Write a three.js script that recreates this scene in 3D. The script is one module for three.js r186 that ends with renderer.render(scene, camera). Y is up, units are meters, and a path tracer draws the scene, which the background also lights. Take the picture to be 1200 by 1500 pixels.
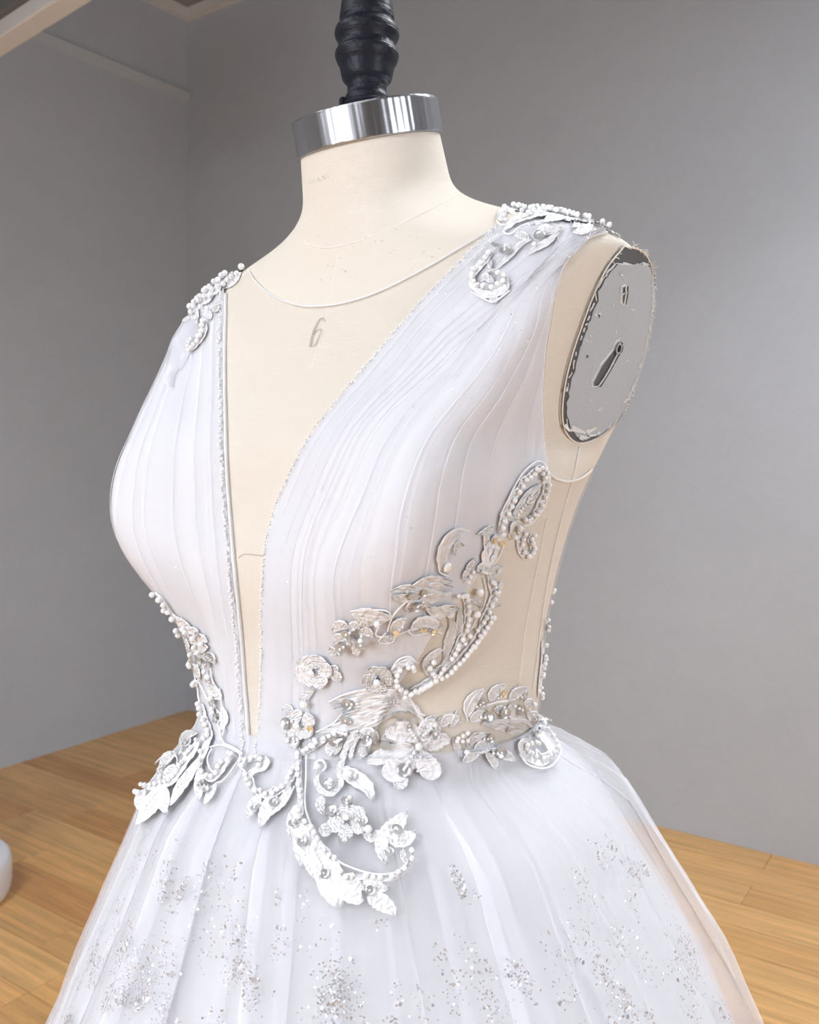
import * as THREE from 'three';
import { RectAreaLightUniformsLib } from 'three/addons/lights/RectAreaLightUniformsLib.js';
import { RoundedBoxGeometry } from 'three/addons/geometries/RoundedBoxGeometry.js';
import { mergeGeometries } from 'three/addons/utils/BufferGeometryUtils.js';
import { MeshBVH } from 'three-mesh-bvh';

// ───────────────────────── camera, exposure, lights ─────────────────────────
const scene = new THREE.Scene();
const FOCAL = 1320, EYE = 1.22, HORIZON = 650;               // pixels, metres, pixels
const camera = new THREE.PerspectiveCamera(2 * Math.atan(750 / FOCAL) * 180 / Math.PI, 1200 / 1500, 0.05, 40);
camera.position.set(0, EYE, 0);
camera.lookAt(0, EYE, -1);
camera.setViewOffset(1200, 1500, 0, 100, 1200, 1500);        // rising-front lens shift: verticals stay vertical
camera.focus = 0.64; camera.userData.fStop = 14;
scene.add(camera);
const renderer = new THREE.WebGLRenderer({ antialias: true });
renderer.toneMapping = THREE.LinearToneMapping;
renderer.toneMappingExposure = 1.08;
renderer.shadowMap.enabled = true;
RectAreaLightUniformsLib.init();
scene.background = new THREE.Color(0x000000);

const V3 = (x, y, z) => new THREE.Vector3(x, y, z);
const names = {};
function numbered(n) { const k = names[n] = (names[n] ?? -1) + 1; return k ? `${n}_${String(k).padStart(3, '0')}` : n; }
function tag(o, label, category, group, kind) {
  if (label) o.userData.label = label;
  if (category) o.userData.category = category;
  if (group) o.userData.group = group;
  if (kind) o.userData.kind = kind;
  return o;
}
function mesh(name, geo, mat, parent = scene) {
  const m = new THREE.Mesh(geo, mat); m.name = numbered(name); m.castShadow = m.receiveShadow = true; parent.add(m); return m;
}
function rng(seed) { let s = seed >>> 0; return () => { s = (s + 0x6D2B79F5) >>> 0; let t = Math.imul(s ^ (s >>> 15), 1 | s); t = (t + Math.imul(t ^ (t >>> 7), 61 | t)) ^ t; return ((t ^ (t >>> 14)) >>> 0) / 4294967296; }; }
const clamp = (x, a, b) => Math.min(b, Math.max(a, x)), lerp = (a, b, t) => a + (b - a) * t;
const smooth = (a, b, x) => { const t = clamp((x - a) / (b - a), 0, 1); return t * t * (3 - 2 * t); };

// lamp panels: [x, y, z of centre, target, width, height, intensity, colour]
const LAMPS = [
  { name: 'ceiling_panel', label: 'long boxed ceiling light panel in front of the dress', at: [-0.6, 3.12, 1.0], to: [-0.6, 0, 1.0001], w: 1.2, h: 0.5, i: 15, c: 0xf4f8ff },
  { name: 'ceiling_panel', label: 'added long boxed ceiling light panel over the right wall side behind the dress', at: [1.2, 3.12, -1.3], to: [1.2, 0, -1.3001], w: 1.2, h: 0.5, i: 34, c: 0xf4f8ff },  // unseen panel added to light the right wall and floor
  { name: 'ceiling_panel', label: 'added long boxed ceiling light panel near the left wall', at: [-1.5, 3.12, -0.4], to: [-1.5, 0, -0.4001], w: 0.5, h: 1.2, i: 19, c: 0xf4f8ff },  // unseen panel added to brighten the left wall
  { name: 'softbox', label: 'unseen added white softbox at the front left', at: [-1.45, 1.5, 0.7], to: [-0.1, 1.1, -0.65], w: 0.9, h: 1.2, i: 7, c: 0xf1f5ff },  // out-of-view fill light added for the front of the dress
  { name: 'softbox', label: 'unseen added white softbox at the front right', at: [1.7, 1.35, 0.9], to: [0.5, 1.05, -1.4], w: 1.0, h: 1.0, i: 6.5, c: 0xf1f5ff },  // out-of-view fill light added for the right wall and dress side
];
function buildLamps() {
  for (const L of LAMPS) {
    const g = new THREE.Group(); g.name = numbered(L.name); scene.add(g);
    g.position.set(...L.at); g.lookAt(...L.to);                // +z of the group faces the target
    tag(g, L.label, 'lamp');
    mesh('housing', new RoundedBoxGeometry(L.w + 0.04, L.h + 0.04, 0.05, 2, 0.01), new THREE.MeshStandardMaterial({ color: 0xd8d8d8, roughness: 0.5 }), g).position.z = -0.03;
    mesh('diffuser', new THREE.BoxGeometry(L.w, L.h, 0.006), new THREE.MeshStandardMaterial({ color: 0xffffff, emissive: L.c, emissiveIntensity: 1.0 }), g);
    if (L.name === 'ceiling_panel') {                            // added deep box, out of view, round the panel keeps its light off the upper walls
      const white = new THREE.MeshStandardMaterial({ color: 0xbfbfbf, roughness: 0.6 });
      for (const [x, y, w, h] of [[-L.w / 2 - .02, 0, .03, L.h + .07], [L.w / 2 + .02, 0, .03, L.h + .07], [0, -L.h / 2 - .02, L.w + .01, .03], [0, L.h / 2 + .02, L.w + .01, .03]]) mesh('box_side', new RoundedBoxGeometry(w, h, .42, 1, .004), white, g).position.set(x, y, .18);
    }
    if (L.name === 'softbox') {
      const pole = mesh('stand_pole', new THREE.CylinderGeometry(0.014, 0.018, L.at[1], 16), new THREE.MeshStandardMaterial({ color: 0x222222, roughness: 0.5 }));
      g.attach(pole); pole.position.copy(g.worldToLocal(V3(L.at[0] - 0.06, L.at[1] / 2, L.at[2] + 0.05)));
      pole.quaternion.copy(g.quaternion.clone().invert());
    }
    const l = new THREE.RectAreaLight(L.c, L.i, L.w, L.h); l.name = 'panel_light'; l.position.z = 0.008; l.rotation.y = Math.PI; g.add(l);
  }
}
buildLamps();

// ───────────────────────── textures ─────────────────────────
function dataTex(w, h, f, srgb) {
  const d = new Uint8Array(w * h * 4);
  for (let y = 0; y < h; y++) for (let x = 0; x < w; x++) { const c = f(x, y), i = (y * w + x) * 4; d[i] = c[0]; d[i + 1] = c[1]; d[i + 2] = c[2]; d[i + 3] = c[3] ?? 255; }
  const t = new THREE.DataTexture(d, w, h); t.wrapS = t.wrapT = THREE.RepeatWrapping; t.magFilter = THREE.LinearFilter; t.minFilter = THREE.LinearMipmapLinearFilter; t.generateMipmaps = true;
  if (srgb) t.colorSpace = THREE.SRGBColorSpace; t.needsUpdate = true; return t;
}
function noiseField(w, h, px, py, seed) {                     // periodic value noise on a w×h grid with px×py cells
  const r = rng(seed), g = Array.from({ length: px * py }, () => r());
  const at = (i, j) => g[((j % py + py) % py) * px + ((i % px + px) % px)], s = (t) => t * t * (3 - 2 * t);
  return (x, y) => { const u = x / w * px, v = y / h * py, i = Math.floor(u), j = Math.floor(v), a = s(u - i), b = s(v - j); return lerp(lerp(at(i, j), at(i + 1, j), a), lerp(at(i, j + 1), at(i + 1, j + 1), a), b); };
}
const repeat = (t, x, y) => { const c = t.clone(); c.repeat.set(x, y); c.needsUpdate = true; return c; };

// ───────────────────────── room ─────────────────────────
const ROOM_TURN = -Math.atan(914 / 1320);
const R1 = V3(Math.cos(ROOM_TURN), 0, -Math.sin(ROOM_TURN)), R2 = V3(Math.sin(ROOM_TURN), 0, Math.cos(ROOM_TURN));
const CORNER = V3(-1.017, 0, -4.13), ROOM_X = 6.2, ROOM_Z = 6.4, ROOM_H = 3.2;
const room = (x, y, z) => CORNER.clone().addScaledVector(R1, x).addScaledVector(R2, z).setY(y);
function slab(name, x0, x1, y0, y1, z0, z1, mat, kind = 'structure') {
  const m = mesh(name, new THREE.BoxGeometry(x1 - x0, y1 - y0, z1 - z0), mat);
  m.position.copy(room((x0 + x1) / 2, (y0 + y1) / 2, (z0 + z1) / 2)); m.rotation.y = ROOM_TURN; if (kind) m.userData.kind = kind; return m;
}
{
  const a = noiseField(512, 512, 24, 24, 3), b = noiseField(512, 512, 128, 128, 4), c = noiseField(512, 512, 6, 6, 5);
  const plasterCol = dataTex(512, 512, (x, y) => { const v = 240 + 3 * (a(x, y) - .5) + 3 * (c(x, y) - .5) + 3 * (b(x, y) - .5); return [v, v, v]; }, true);
  const plasterBump = dataTex(512, 512, (x, y) => { const v = 128 + 90 * (b(x, y) - .5) + 40 * (a(x, y) - .5); return [v, v, v]; });
  const wallMat = new THREE.MeshStandardMaterial({ color: new THREE.Color().setRGB(.585, .625, .665), map: repeat(plasterCol, 3, 2), bumpMap: repeat(plasterBump, 5, 3), bumpScale: 0.0008, roughness: 0.85 });
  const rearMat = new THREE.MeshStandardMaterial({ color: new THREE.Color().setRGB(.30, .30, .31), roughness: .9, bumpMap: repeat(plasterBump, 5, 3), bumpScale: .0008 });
  const trimMat = new THREE.MeshStandardMaterial({ color: new THREE.Color().setRGB(.74, .72, .69), roughness: 0.6, bumpMap: plasterBump, bumpScale: 0.0003 });
  const shadeMat = new THREE.MeshStandardMaterial({ color: new THREE.Color().setRGB(.16, .16, .15), roughness: 0.7, bumpMap: plasterBump, bumpScale: 0.0003 });
  slab('wall_left', -.12, 0, -.05, ROOM_H, -.12, ROOM_Z, wallMat);
  slab('wall_right', 0, ROOM_X, -.05, ROOM_H, -.12, 0, wallMat);
  slab('wall_rear', 0, ROOM_X, -.05, ROOM_H, ROOM_Z, ROOM_Z + .12, rearMat);
  slab('wall_side', ROOM_X, ROOM_X + .12, -.05, ROOM_H, -.12, ROOM_Z + .12, rearMat);
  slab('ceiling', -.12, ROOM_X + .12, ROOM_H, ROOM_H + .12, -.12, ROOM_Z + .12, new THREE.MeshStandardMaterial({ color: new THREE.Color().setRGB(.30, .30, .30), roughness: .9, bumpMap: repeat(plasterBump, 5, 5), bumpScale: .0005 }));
  slab('trim_1', 0, .03, ROOM_H - .045, ROOM_H, .03, ROOM_Z, trimMat);         // cornice
  slab('trim_2', 0, ROOM_X, ROOM_H - .045, ROOM_H, 0, .03, trimMat);
  slab('trim_3', -.03, .010, 2.775, 2.835, .0, 2.05, wallMat).rotateZ(-.5);                      // added ledge for a light streak on the wall, tilted to look lighter
  // pale overhead beam with a dark bar painted in behind it for shade, crossing the top left corner of the view
  const bar = (name, p, q, w, h, mat) => { const m = mesh(name, new RoundedBoxGeometry(p.distanceTo(q), h, w, 2, .006), mat); m.position.copy(p).add(q).multiplyScalar(.5); m.rotation.y = -Math.atan2(q.z - p.z, q.x - p.x); m.userData.kind = 'structure'; return m; };
  const pix = (x, y, D) => V3((x - 600) / FOCAL * D, EYE - (y - HORIZON) / FOCAL * D, -D);
  const D0 = 2.35, Yb = pix(20, 36, D0).y, far = (x, y, Y) => { const D = (Y - EYE) * FOCAL / (HORIZON - y); return pix(x, y, D); };
  const A = far(-40, 76, Yb), B = far(130, -36, Yb);
  bar('trim_4', A, B, .06, .075, trimMat);
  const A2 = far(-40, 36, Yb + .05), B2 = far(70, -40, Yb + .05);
  bar('trim_5', A2, B2, .05, .09, shadeMat);
}
// floor: every strip of the parquet is a board of its own
{
  const sub = slab('floor', 0, ROOM_X, -.06, -.014, 0, ROOM_Z, new THREE.MeshStandardMaterial({ color: 0x3a2413, roughness: .9 }));
  const n1 = noiseField(1024, 512, 5, 40, 11), n2 = noiseField(1024, 512, 12, 160, 12), n3 = noiseField(1024, 512, 4, 8, 13), n4 = noiseField(1024, 512, 90, 400, 14);
  const wood = dataTex(1024, 512, (x, y) => {
    const ring = .5 + .5 * Math.sin((y / 512 * 26 + 5 * n3(x, y) + 1.6 * n1(x, y)) * 2 * Math.PI);
    const g = .5 * n1(x, y) + .22 * n2(x, y) + .14 * ring + .14 * n4(x, y), d = Math.pow(n2(x, y), 6) * .25;
    const k = .80 + .30 * g - d;
    return [clamp(236 * k, 0, 255), clamp(190 * (k - .01), 0, 255), clamp(128 * (k - .03), 0, 255)];
  }, true);
  const tones = [[.96, .92, .86], [.84, .77, .68], [1.0, .97, .92], [.80, .66, .54], [.92, .85, .76], [.98, .90, .80]].map((c) =>
    new THREE.MeshPhysicalMaterial({ color: new THREE.Color().setRGB(...c.map((v) => v * 1.0)), map: wood, roughness: .42, clearcoat: .25, clearcoatRoughness: .3, bumpMap: wood, bumpScale: .0002 }));
  const PW = .118, r = rng(21), lens = [.45, .6, .75, .9], geos = {};
  function boardGeo(k, v) {
    const key = k + '_' + v; if (geos[key]) return geos[key];
    const L = lens[k] - .0012, Wd = PW - .0012, g = new THREE.BoxGeometry(L, .014, Wd);
    const p = g.attributes.position, uv = g.attributes.uv, ou = (v * .37) % 1, ov = (v * .23) % 1;
    for (let i = 0; i < p.count; i++) uv.setXY(i, ou + p.getX(i) / 1.6, ov + p.getZ(i) / .5);
    return geos[key] = g;
  }
  const boards = [];
  for (let z = 0; z < ROOM_Z - .05; z += PW) {
    let x = 0;
    while (x < ROOM_X - .02) {
      const k = Math.floor(r() * 4), v = Math.floor(r() * 7), tone = Math.floor(Math.pow(r(), 1.1) * 6), L = lens[k], cx = x + L / 2;
      x += L; if (cx > ROOM_X) continue;
      const c = room(cx, -.007, z + PW / 2), lift = (r() - .5) * .0004;
      c.y += lift;
      const D = -c.z, px = 600 + FOCAL * c.x / D, py = HORIZON + FOCAL * EYE / D;
      const seen = D > .3 && px > -350 && px < 1550 && py < 1900;
      boards.push({ k, v, tone, c, D, seen });
    }
  }
  boards.sort((a, b) => (b.seen - a.seen) || a.D - b.D);
  const rest = [];
  boards.forEach((b, i) => {
    if (b.seen && i < 300) { const m = mesh('board', boardGeo(b.k, b.v), tones[b.tone], sub); m.position.copy(b.c).sub(sub.position).applyAxisAngle(V3(0, 1, 0), -ROOM_TURN); }
    else rest.push(b);
  });
  tones.forEach((mat, t) => {
    const gs = rest.filter((b) => b.tone === t).map((b) => { const p = b.c.clone().sub(sub.position).applyAxisAngle(V3(0, 1, 0), -ROOM_TURN); return boardGeo(b.k, b.v).clone().translate(p.x, p.y, p.z); });
    if (gs.length) tag(mesh('boards_beyond', mergeGeometries(gs), mat, sub), null, null, null, 'stuff');
  });
  console.log('boards', boards.length, 'seen', boards.filter((b) => b.seen).length);
}
// white round base of another stand, just inside the left edge
{
  const g = new THREE.Group(); g.name = 'stand_base'; scene.add(g);
  tag(g, 'white round stand base on the wooden floor at the left edge', 'stand');
  const D = FOCAL * EYE / (1322 - HORIZON), c = V3((8 - 600) / FOCAL * D - .2, 0, -D);
  g.position.copy(c);
  const mat = new THREE.MeshPhysicalMaterial({ color: new THREE.Color().setRGB(.78, .78, .82), roughness: .35, clearcoat: .4 });
  const prof = [[0, 0], [.186, 0], [.195, .008], [.2, .03], [.2, .075], [.196, .098], [.185, .108], [.06, .122], [0, .124]].map(([x, y]) => new THREE.Vector2(x, y));
  mesh('base_disc', new THREE.LatheGeometry(prof, 64), mat, g);
  const po = mesh('pole', new THREE.CylinderGeometry(.02, .02, .9, 24), new THREE.MeshStandardMaterial({ color: 0xcccccc, metalness: .9, roughness: .3 }), g); po.position.y = .57;
}
// ───────────────────────── dress form: the body surface ─────────────────────────
const BODY_TURN = 39 * Math.PI / 180, CP = Math.cos(BODY_TURN), SP = Math.sin(BODY_TURN), BX = -.034, BD = .70;
const LEFT = V3(CP, 0, SP), FRONT = V3(-SP, 0, CP), AXIS = V3(BX, 0, -BD);
// height, forward shift, half width, front depth, back depth, forward tilt in degrees, squareness
const RINGS = [
  [0.90, 0.004, .145, .130, .115, 0, 2.0], [0.99, 0.0045, .1300, .1160, .1056, 0, 2.0], [1.03, -.003, .1396, .1127, .1037, 0, 2.0], [1.08, -.0019, .1451, .1095, .1015, 0, 2.0],
  [1.13, -.0074, .1516, .1167, .1069, 0, 2.1], [1.18, -.0125, .1614, .1085, .125, 0, 2.2], [1.22, -.031, .1705, .1215, .1385, 0, 2.3], [1.27, -.0412, .2084, .1100, .1098, 1, 2.6],
  [1.31, -.0331, .2298, .0895, .1156, 3, 2.5], [1.345, -.0401, .2218, .0860, .1026, 5, 2.2], [1.362, -.0300, .1892, .0730, .0787, 7, 2.1], [1.378, -.0310, .1508, .0730, .0726, 10, 2.0],
  [1.392, -.0330, .1034, .0750, .055, 12, 2.0], [1.412, -.0105, .056, .0535, .0678, 14, 2.0], [1.46, -.0016, .0562, .0474, .0514, 16, 2.0]];
const BUST = { amp: .0609, phi: .6823, y: 1.1763, sp: .431, sy: .0796 };
const SLOPES = [1, 2, 3, 4, 5, 6].map((k) => RINGS.map((r, i) => {
  const d = (j) => (RINGS[j + 1][k] - RINGS[j][k]) / (RINGS[j + 1][0] - RINGS[j][0]), n = RINGS.length;
  if (i === 0) return d(0); if (i === n - 1) return d(n - 2);
  const a = d(i - 1), b = d(i); return a * b > 0 ? 2 * a * b / (a + b) : 0;
}));
function rawRing(y) {
  let i = 0; while (i < RINGS.length - 2 && y > RINGS[i + 1][0]) i++;
  const y0 = RINGS[i][0], h = RINGS[i + 1][0] - y0, t = (y - y0) / h, t2 = t * t, t3 = t2 * t;
  return [1, 2, 3, 4, 5, 6].map((k) => (2 * t3 - 3 * t2 + 1) * RINGS[i][k] + (t3 - 2 * t2 + t) * h * SLOPES[k - 1][i] + (-2 * t3 + 3 * t2) * RINGS[i + 1][k] + (t3 - t2) * h * SLOPES[k - 1][i + 1]);
}
const TABLE = [];                                              // the profile, faired: averaged over ±2 cm of height
for (let k = 0; k <= 580; k++) {
  const y = .89 + k * .001, sum = [0, 0, 0, 0, 0, 0]; let ws = 0;
  for (let d = -20; d <= 20; d++) { const w = Math.exp(-.5 * (d / 7.5) ** 2), q = rawRing(clamp(y + d * .001, RINGS[0][0], RINGS[RINGS.length - 1][0])); ws += w; for (let i = 0; i < 6; i++) sum[i] += w * q[i]; }
  TABLE.push(sum.map((v) => v / ws));
}
function ringAt(y) { const x = clamp((y - .89) / .001, 0, 579.999), i = Math.floor(x), f = x - i; return TABLE[i].map((v, k) => lerp(v, TABLE[i + 1][k], f)); }
const soft = (d) => .008 * Math.log(1 + Math.exp(d / .008));
const armLimit = (y) => .162 + .245 * (y - 1.222) + 1.4 * soft(1.213 - y);
function bodyLocal(phi, y) {                                  // [u to the form's left, height, w to its front]
  const [f, a, bf, bb, tilt, n] = ringAt(y), s = Math.sin(phi), c = Math.cos(phi), e = 2 / n;
  let u = a * Math.sign(s) * Math.pow(Math.abs(s), e), w = (c > 0 ? bf : bb) * Math.sign(c) * Math.pow(Math.abs(c), e);
  for (const sg of [1, -1]) {
    const dy = y - BUST.y, sy = dy > 0 ? BUST.sy * 1.35 : BUST.sy, dp = (phi - sg * BUST.phi) / (sg * phi > BUST.phi ? BUST.sp * .88 : BUST.sp);
    const g = BUST.amp * Math.exp(-dp * dp - (dy / sy) * (dy / sy)); u += sg * g * Math.sin(BUST.phi * .8); w += g * Math.cos(BUST.phi * .8);
  }
  const h = y - Math.tan(tilt * Math.PI / 180) * w, K = 190, L = armLimit(y) - (u < 0 ? .011 * smooth(1.225, 1.26, y) * smooth(1.385, 1.35, y) : 0), m = Math.abs(u);
  u = Math.sign(u) * (m > L + .08 ? L - Math.log(1 + Math.exp(-K * (m - L))) / K : m - Math.log(1 + Math.exp(-K * (L - m))) / K + 0);
  return [u, h, w + f];
}
const toWorld = (u, h, w) => AXIS.clone().addScaledVector(LEFT, u).addScaledVector(FRONT, w).setY(h);
const body = (phi, y) => toWorld(...bodyLocal(phi, y));
function bodyNormal(phi, y) {
  const e = .004, a = body(phi + e, y).sub(body(phi - e, y)), b = body(phi, Math.min(y + .0012, 1.459)).sub(body(phi, y - .0012));
  return a.cross(b).normalize();
}
const onBody = (phi, y, off = 0) => body(phi, y).addScaledVector(bodyNormal(phi, y), off);
// grid mesh from a point function over i ∈ 0..ni, j ∈ 0..nj
function gridGeo(ni, nj, f, uvf) {
  const p = [], uv = [], idx = [];
  for (let j = 0; j <= nj; j++) for (let i = 0; i <= ni; i++) { const q = f(i / ni, j / nj); p.push(q.x, q.y, q.z); const w = uvf ? uvf(i / ni, j / nj) : [i / ni, j / nj]; uv.push(w[0], w[1]); }
  for (let j = 0; j < nj; j++) for (let i = 0; i < ni; i++) { const a = j * (ni + 1) + i, b = a + 1, c = a + ni + 1, d = c + 1; idx.push(a, b, d, a, d, c); }
  const g = new THREE.BufferGeometry(); g.setAttribute('position', new THREE.Float32BufferAttribute(p, 3)); g.setAttribute('uv', new THREE.Float32BufferAttribute(uv, 2)); g.setIndex(idx); g.computeVertexNormals(); return g;
}
const Y_LOW = .92, Y_TOP = 1.455;
const ease = (t) => t;                                         // rings, closer together over the shoulders
const bodyY = (t) => t < .5 ? lerp(Y_LOW, 1.30, t / .5) : lerp(1.30, Y_TOP, (t - .5) / .5);
const torsoGeo = gridGeo(300, 240, (i, j) => body(-Math.PI + 2 * Math.PI * i, bodyY(j)), (i, j) => [i, (bodyY(j) - Y_LOW) / (Y_TOP - Y_LOW)]);
const torsoBVH = new MeshBVH(torsoGeo.clone());
function rayAt(px, py) { return new THREE.Ray(V3(0, EYE, 0), V3((px - 600) / FOCAL, (HORIZON - py) / FOCAL, -1).normalize()); }
function hitUV(bvh, geo, ray) {
  const h = bvh.raycastFirst(ray, THREE.DoubleSide); if (!h) return null;
  const g = bvh.geometry, { a, b, c } = h.face, P = g.attributes.position, U = g.attributes.uv;
  const A = V3().fromBufferAttribute(P, a), B = V3().fromBufferAttribute(P, b), C = V3().fromBufferAttribute(P, c), bc = THREE.Triangle.getBarycoord(h.point, A, B, C, V3());
  return { d: h.distance, u: U.getX(a) * bc.x + U.getX(b) * bc.y + U.getX(c) * bc.z, v: U.getY(a) * bc.x + U.getY(b) * bc.y + U.getY(c) * bc.z };
}
// the spot of the form seen at a place in the photograph: [angle, height]
function pick(px, py, tow = 540) {
  for (let k = 0; k < 90; k++) {
    const x = px + Math.sign(tow - px) * k, h = hitUV(torsoBVH, torsoGeo, rayAt(x, py));
    if (h) return [-Math.PI + 2 * Math.PI * h.u, Y_LOW + h.v * (Y_TOP - Y_LOW)];
  }
  throw new Error('no form at ' + px + ',' + py);
}
const polyAt = (pts, t) => { // point on a polyline of vectors (arrays), Catmull-Rom, by index fraction
  const n = pts.length - 1, x = clamp(t, 0, 1) * n, i = Math.min(Math.floor(x), n - 1), f = x - i, g = (k) => pts[clamp(k, 0, n)];
  return pts[0].map((_, d) => { const a = g(i - 1)[d], b = g(i)[d], c = g(i + 1)[d], e = g(i + 2)[d]; return .5 * (2 * b + (c - a) * f + (2 * a - 5 * b + 4 * c - e) * f * f + (3 * b - a - 3 * c + e) * f * f * f); });
};
function byLength(pts, n) {                                    // resample a smooth polyline to n+1 evenly spaced points
  const M = pts.length * 24, q = []; for (let i = 0; i <= M; i++) q.push(polyAt(pts, i / M));
  const L = [0]; for (let i = 1; i <= M; i++) L.push(L[i - 1] + Math.hypot(...q[i].map((v, d) => v - q[i - 1][d])));
  const out = []; let k = 0;
  for (let i = 0; i <= n; i++) { const s = L[M] * i / n; while (k < M - 1 && L[k + 1] < s) k++; const f = (s - L[k]) / Math.max(L[k + 1] - L[k], 1e-9); out.push(q[k].map((v, d) => lerp(v, q[k + 1][d], f))); }
  return out;
}
function tubeGeo(points, r, seg = 6, closed = false) {
  return new THREE.TubeGeometry(new THREE.CatmullRomCurve3(points, closed, 'centripetal'), Math.max(4, points.length * 2), r, seg, closed);
}

// ───────────────────────── dress form: the thing ─────────────────────────
const form = new THREE.Group(); form.name = 'dress_form'; scene.add(form);
tag(form, 'cream linen dress form with steel neck cap and black turned finial wearing the gown', 'dress form');
form.position.copy(AXIS).setY(0);
const inForm = (o) => { form.attach(o); return o; };
{
  const pn = [noiseField(512, 512, 9, 7, 31), noiseField(512, 512, 40, 40, 32)];
  // linen skin: weave relief, and pencil marks as print
  const cv = document.createElement('canvas'); cv.width = 2048; cv.height = 1536; const cx = cv.getContext('2d');
  cx.fillStyle = '#f2eee7'; cx.fillRect(0, 0, 2048, 1536);
  const r = rng(77);
  for (let i = 0; i < 5200; i++) { const x = r() * 2048, y = r() * 1536, k = r(); cx.fillStyle = k < .5 ? 'rgba(205,190,165,.10)' : 'rgba(255,250,240,.12)'; cx.fillRect(x, y, 2 + r() * 26, 1); cx.fillRect(x, y, 1, 2 + r() * 18); }
  const uvOf = (px, py) => { const [p, y] = pick(px, py); return [(p + Math.PI) / (2 * Math.PI) * 2048, (1 - (y - Y_LOW) / (Y_TOP - Y_LOW)) * 1536]; };
  const stroke = (pts, w, col) => { cx.strokeStyle = col; cx.lineWidth = w; cx.lineCap = cx.lineJoin = 'round'; cx.beginPath(); byLength(pts, pts.length * 5).forEach(([x, y], i) => { const q = uvOf(x, y); i ? cx.lineTo(...q) : cx.moveTo(...q); }); cx.stroke(); };
  stroke([[475.5, 471], [473.5, 466], [469, 468], [463, 479], [458, 493], [455.5, 508]], 1.7, 'rgba(120,116,112,.6)');      // the pencilled 6
  stroke([[460, 490], [465, 484], [470.5, 482], [470.5, 488], [466, 499], [461, 507], [457, 508]], 1.4, 'rgba(125,120,116,.6)');
  for (const q of [[[452, 271], [454, 264], [456, 270]], [[457, 269], [460, 263], [461, 269]], [[463, 268], [467, 260], [468, 267]], [[464, 262], [470, 265]], [[471, 264], [474, 257], [476, 264]], [[472, 258], [478, 263]], [[479, 253], [477, 262]], [[480, 256], [482, 261]]]) stroke(q, 1.3, 'rgba(150,140,128,.5)');
  for (let i = 0; i < 46; i++) { const q = uvOf(455 + r() * 190, 235 + r() * 215); cx.fillStyle = `rgba(120,112,104,${.10 + .25 * r()})`; cx.fillRect(q[0], q[1], 1.5 + r() * 2.5, 1.2 + r() * 2); }
  stroke([[350, 817], [360, 812], [390, 815]], 2.4, 'rgba(150,140,128,.6)');
  const skin = new THREE.CanvasTexture(cv); skin.colorSpace = THREE.SRGBColorSpace;
  const weave = dataTex(128, 128, (x, y) => { const a = Math.sin(x / 128 * 2 * Math.PI * 16), b = Math.sin(y / 128 * 2 * Math.PI * 16), v = 128 + 50 * (Math.sign(a * b) > 0 ? a : b) * .9; return [v, v, v]; });
  const linen = new THREE.MeshStandardMaterial({ color: new THREE.Color().setRGB(.90, .865, .80), map: skin, bumpMap: repeat(weave, 60, 36), bumpScale: .00025, roughness: .88 });
  inForm(mesh('torso', torsoGeo, linen));
  const plain = new THREE.MeshStandardMaterial({ color: new THREE.Color().setRGB(.90, .855, .78), roughness: .9 });
  const seamPts = (pts, off) => byLength(pts, pts.length * 4).map(([x, y]) => onBody(...pick(x, y), off));
  const seam = (pts, rad, off = .0001) => inForm(mesh('seam', tubeGeo(seamPts(pts, off), rad, 6), plain));
  seam([[446, 353], [455, 359], [480, 363], [520, 355], [560, 340], [620, 312], [668, 287]], .0006, 0);
  seam([[494, 372], [488, 410], [480, 445], [470, 490], [456, 540]], .0003, -.0001);
  seam([[848, 655], [841, 690], [826, 745], [812, 800], [800, 860], [790, 930], [780, 1010]], .0008, .0004);
  seam([[800, 760], [786, 830], [772, 905], [765, 960], [758, 1020]], .0005, .0003);
  // neck cap: brushed steel band, plate on top
  const capR = ringAt(1.452), T = capR[4] * Math.PI / 180, N = V3(0, Math.cos(T), 0).addScaledVector(FRONT, Math.sin(T)).normalize();
  const capPt = (phi, k, up) => { const [u, h, w] = bodyLocal(phi, 1.4515), c = bodyLocal(0, 1.4515); const f = capR[0]; return toWorld(u * k, 1.4515 + (h - 1.4515) * k, f + (w - f) * k).addScaledVector(N, up); };
  const band = [[.985, -.0005], [1.03, -.0008], [1.042, .0002], [1.045, .0015], [1.045, .0240], [1.042, .0254], [1.034, .0260], [1.02, .0258], [.985, .0252]];
  const brush = dataTex(256, 64, (() => { const a = noiseField(256, 64, 14, 1, 51), b = noiseField(256, 64, 64, 2, 52), c = noiseField(256, 64, 5, 60, 53); return (x, y) => { const v = 128 + 70 * (a(x, y) - .5) + 120 * (b(x, y) - .5) + 24 * (c(x, y) - .5); return [v, v, v]; }; })());
  const steel = new THREE.MeshPhysicalMaterial({ color: new THREE.Color().setRGB(.45, .46, .48), metalness: 1, roughness: .31, bumpMap: brush, bumpScale: .0009 });
  inForm(mesh('neck_cap_band', gridGeo(180, band.length - 1, (i, j) => { const b = band[Math.round(j * (band.length - 1))]; return capPt(-Math.PI + 2 * Math.PI * i, b[0], b[1]); }, (i, j) => [i * 2, j]), steel)).userData.label = 'brushed steel band';
  inForm(mesh('neck_cap_plate', gridGeo(96, 6, (i, j) => capPt(-Math.PI + 2 * Math.PI * i, lerp(1.0, .001, j), .0251)), new THREE.MeshStandardMaterial({ color: new THREE.Color().setRGB(.82, .83, .85), metalness: .6, roughness: .35 })));
  const top = capPt(0, .001, .025).add(V3(.0035, 0, 0));
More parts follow.
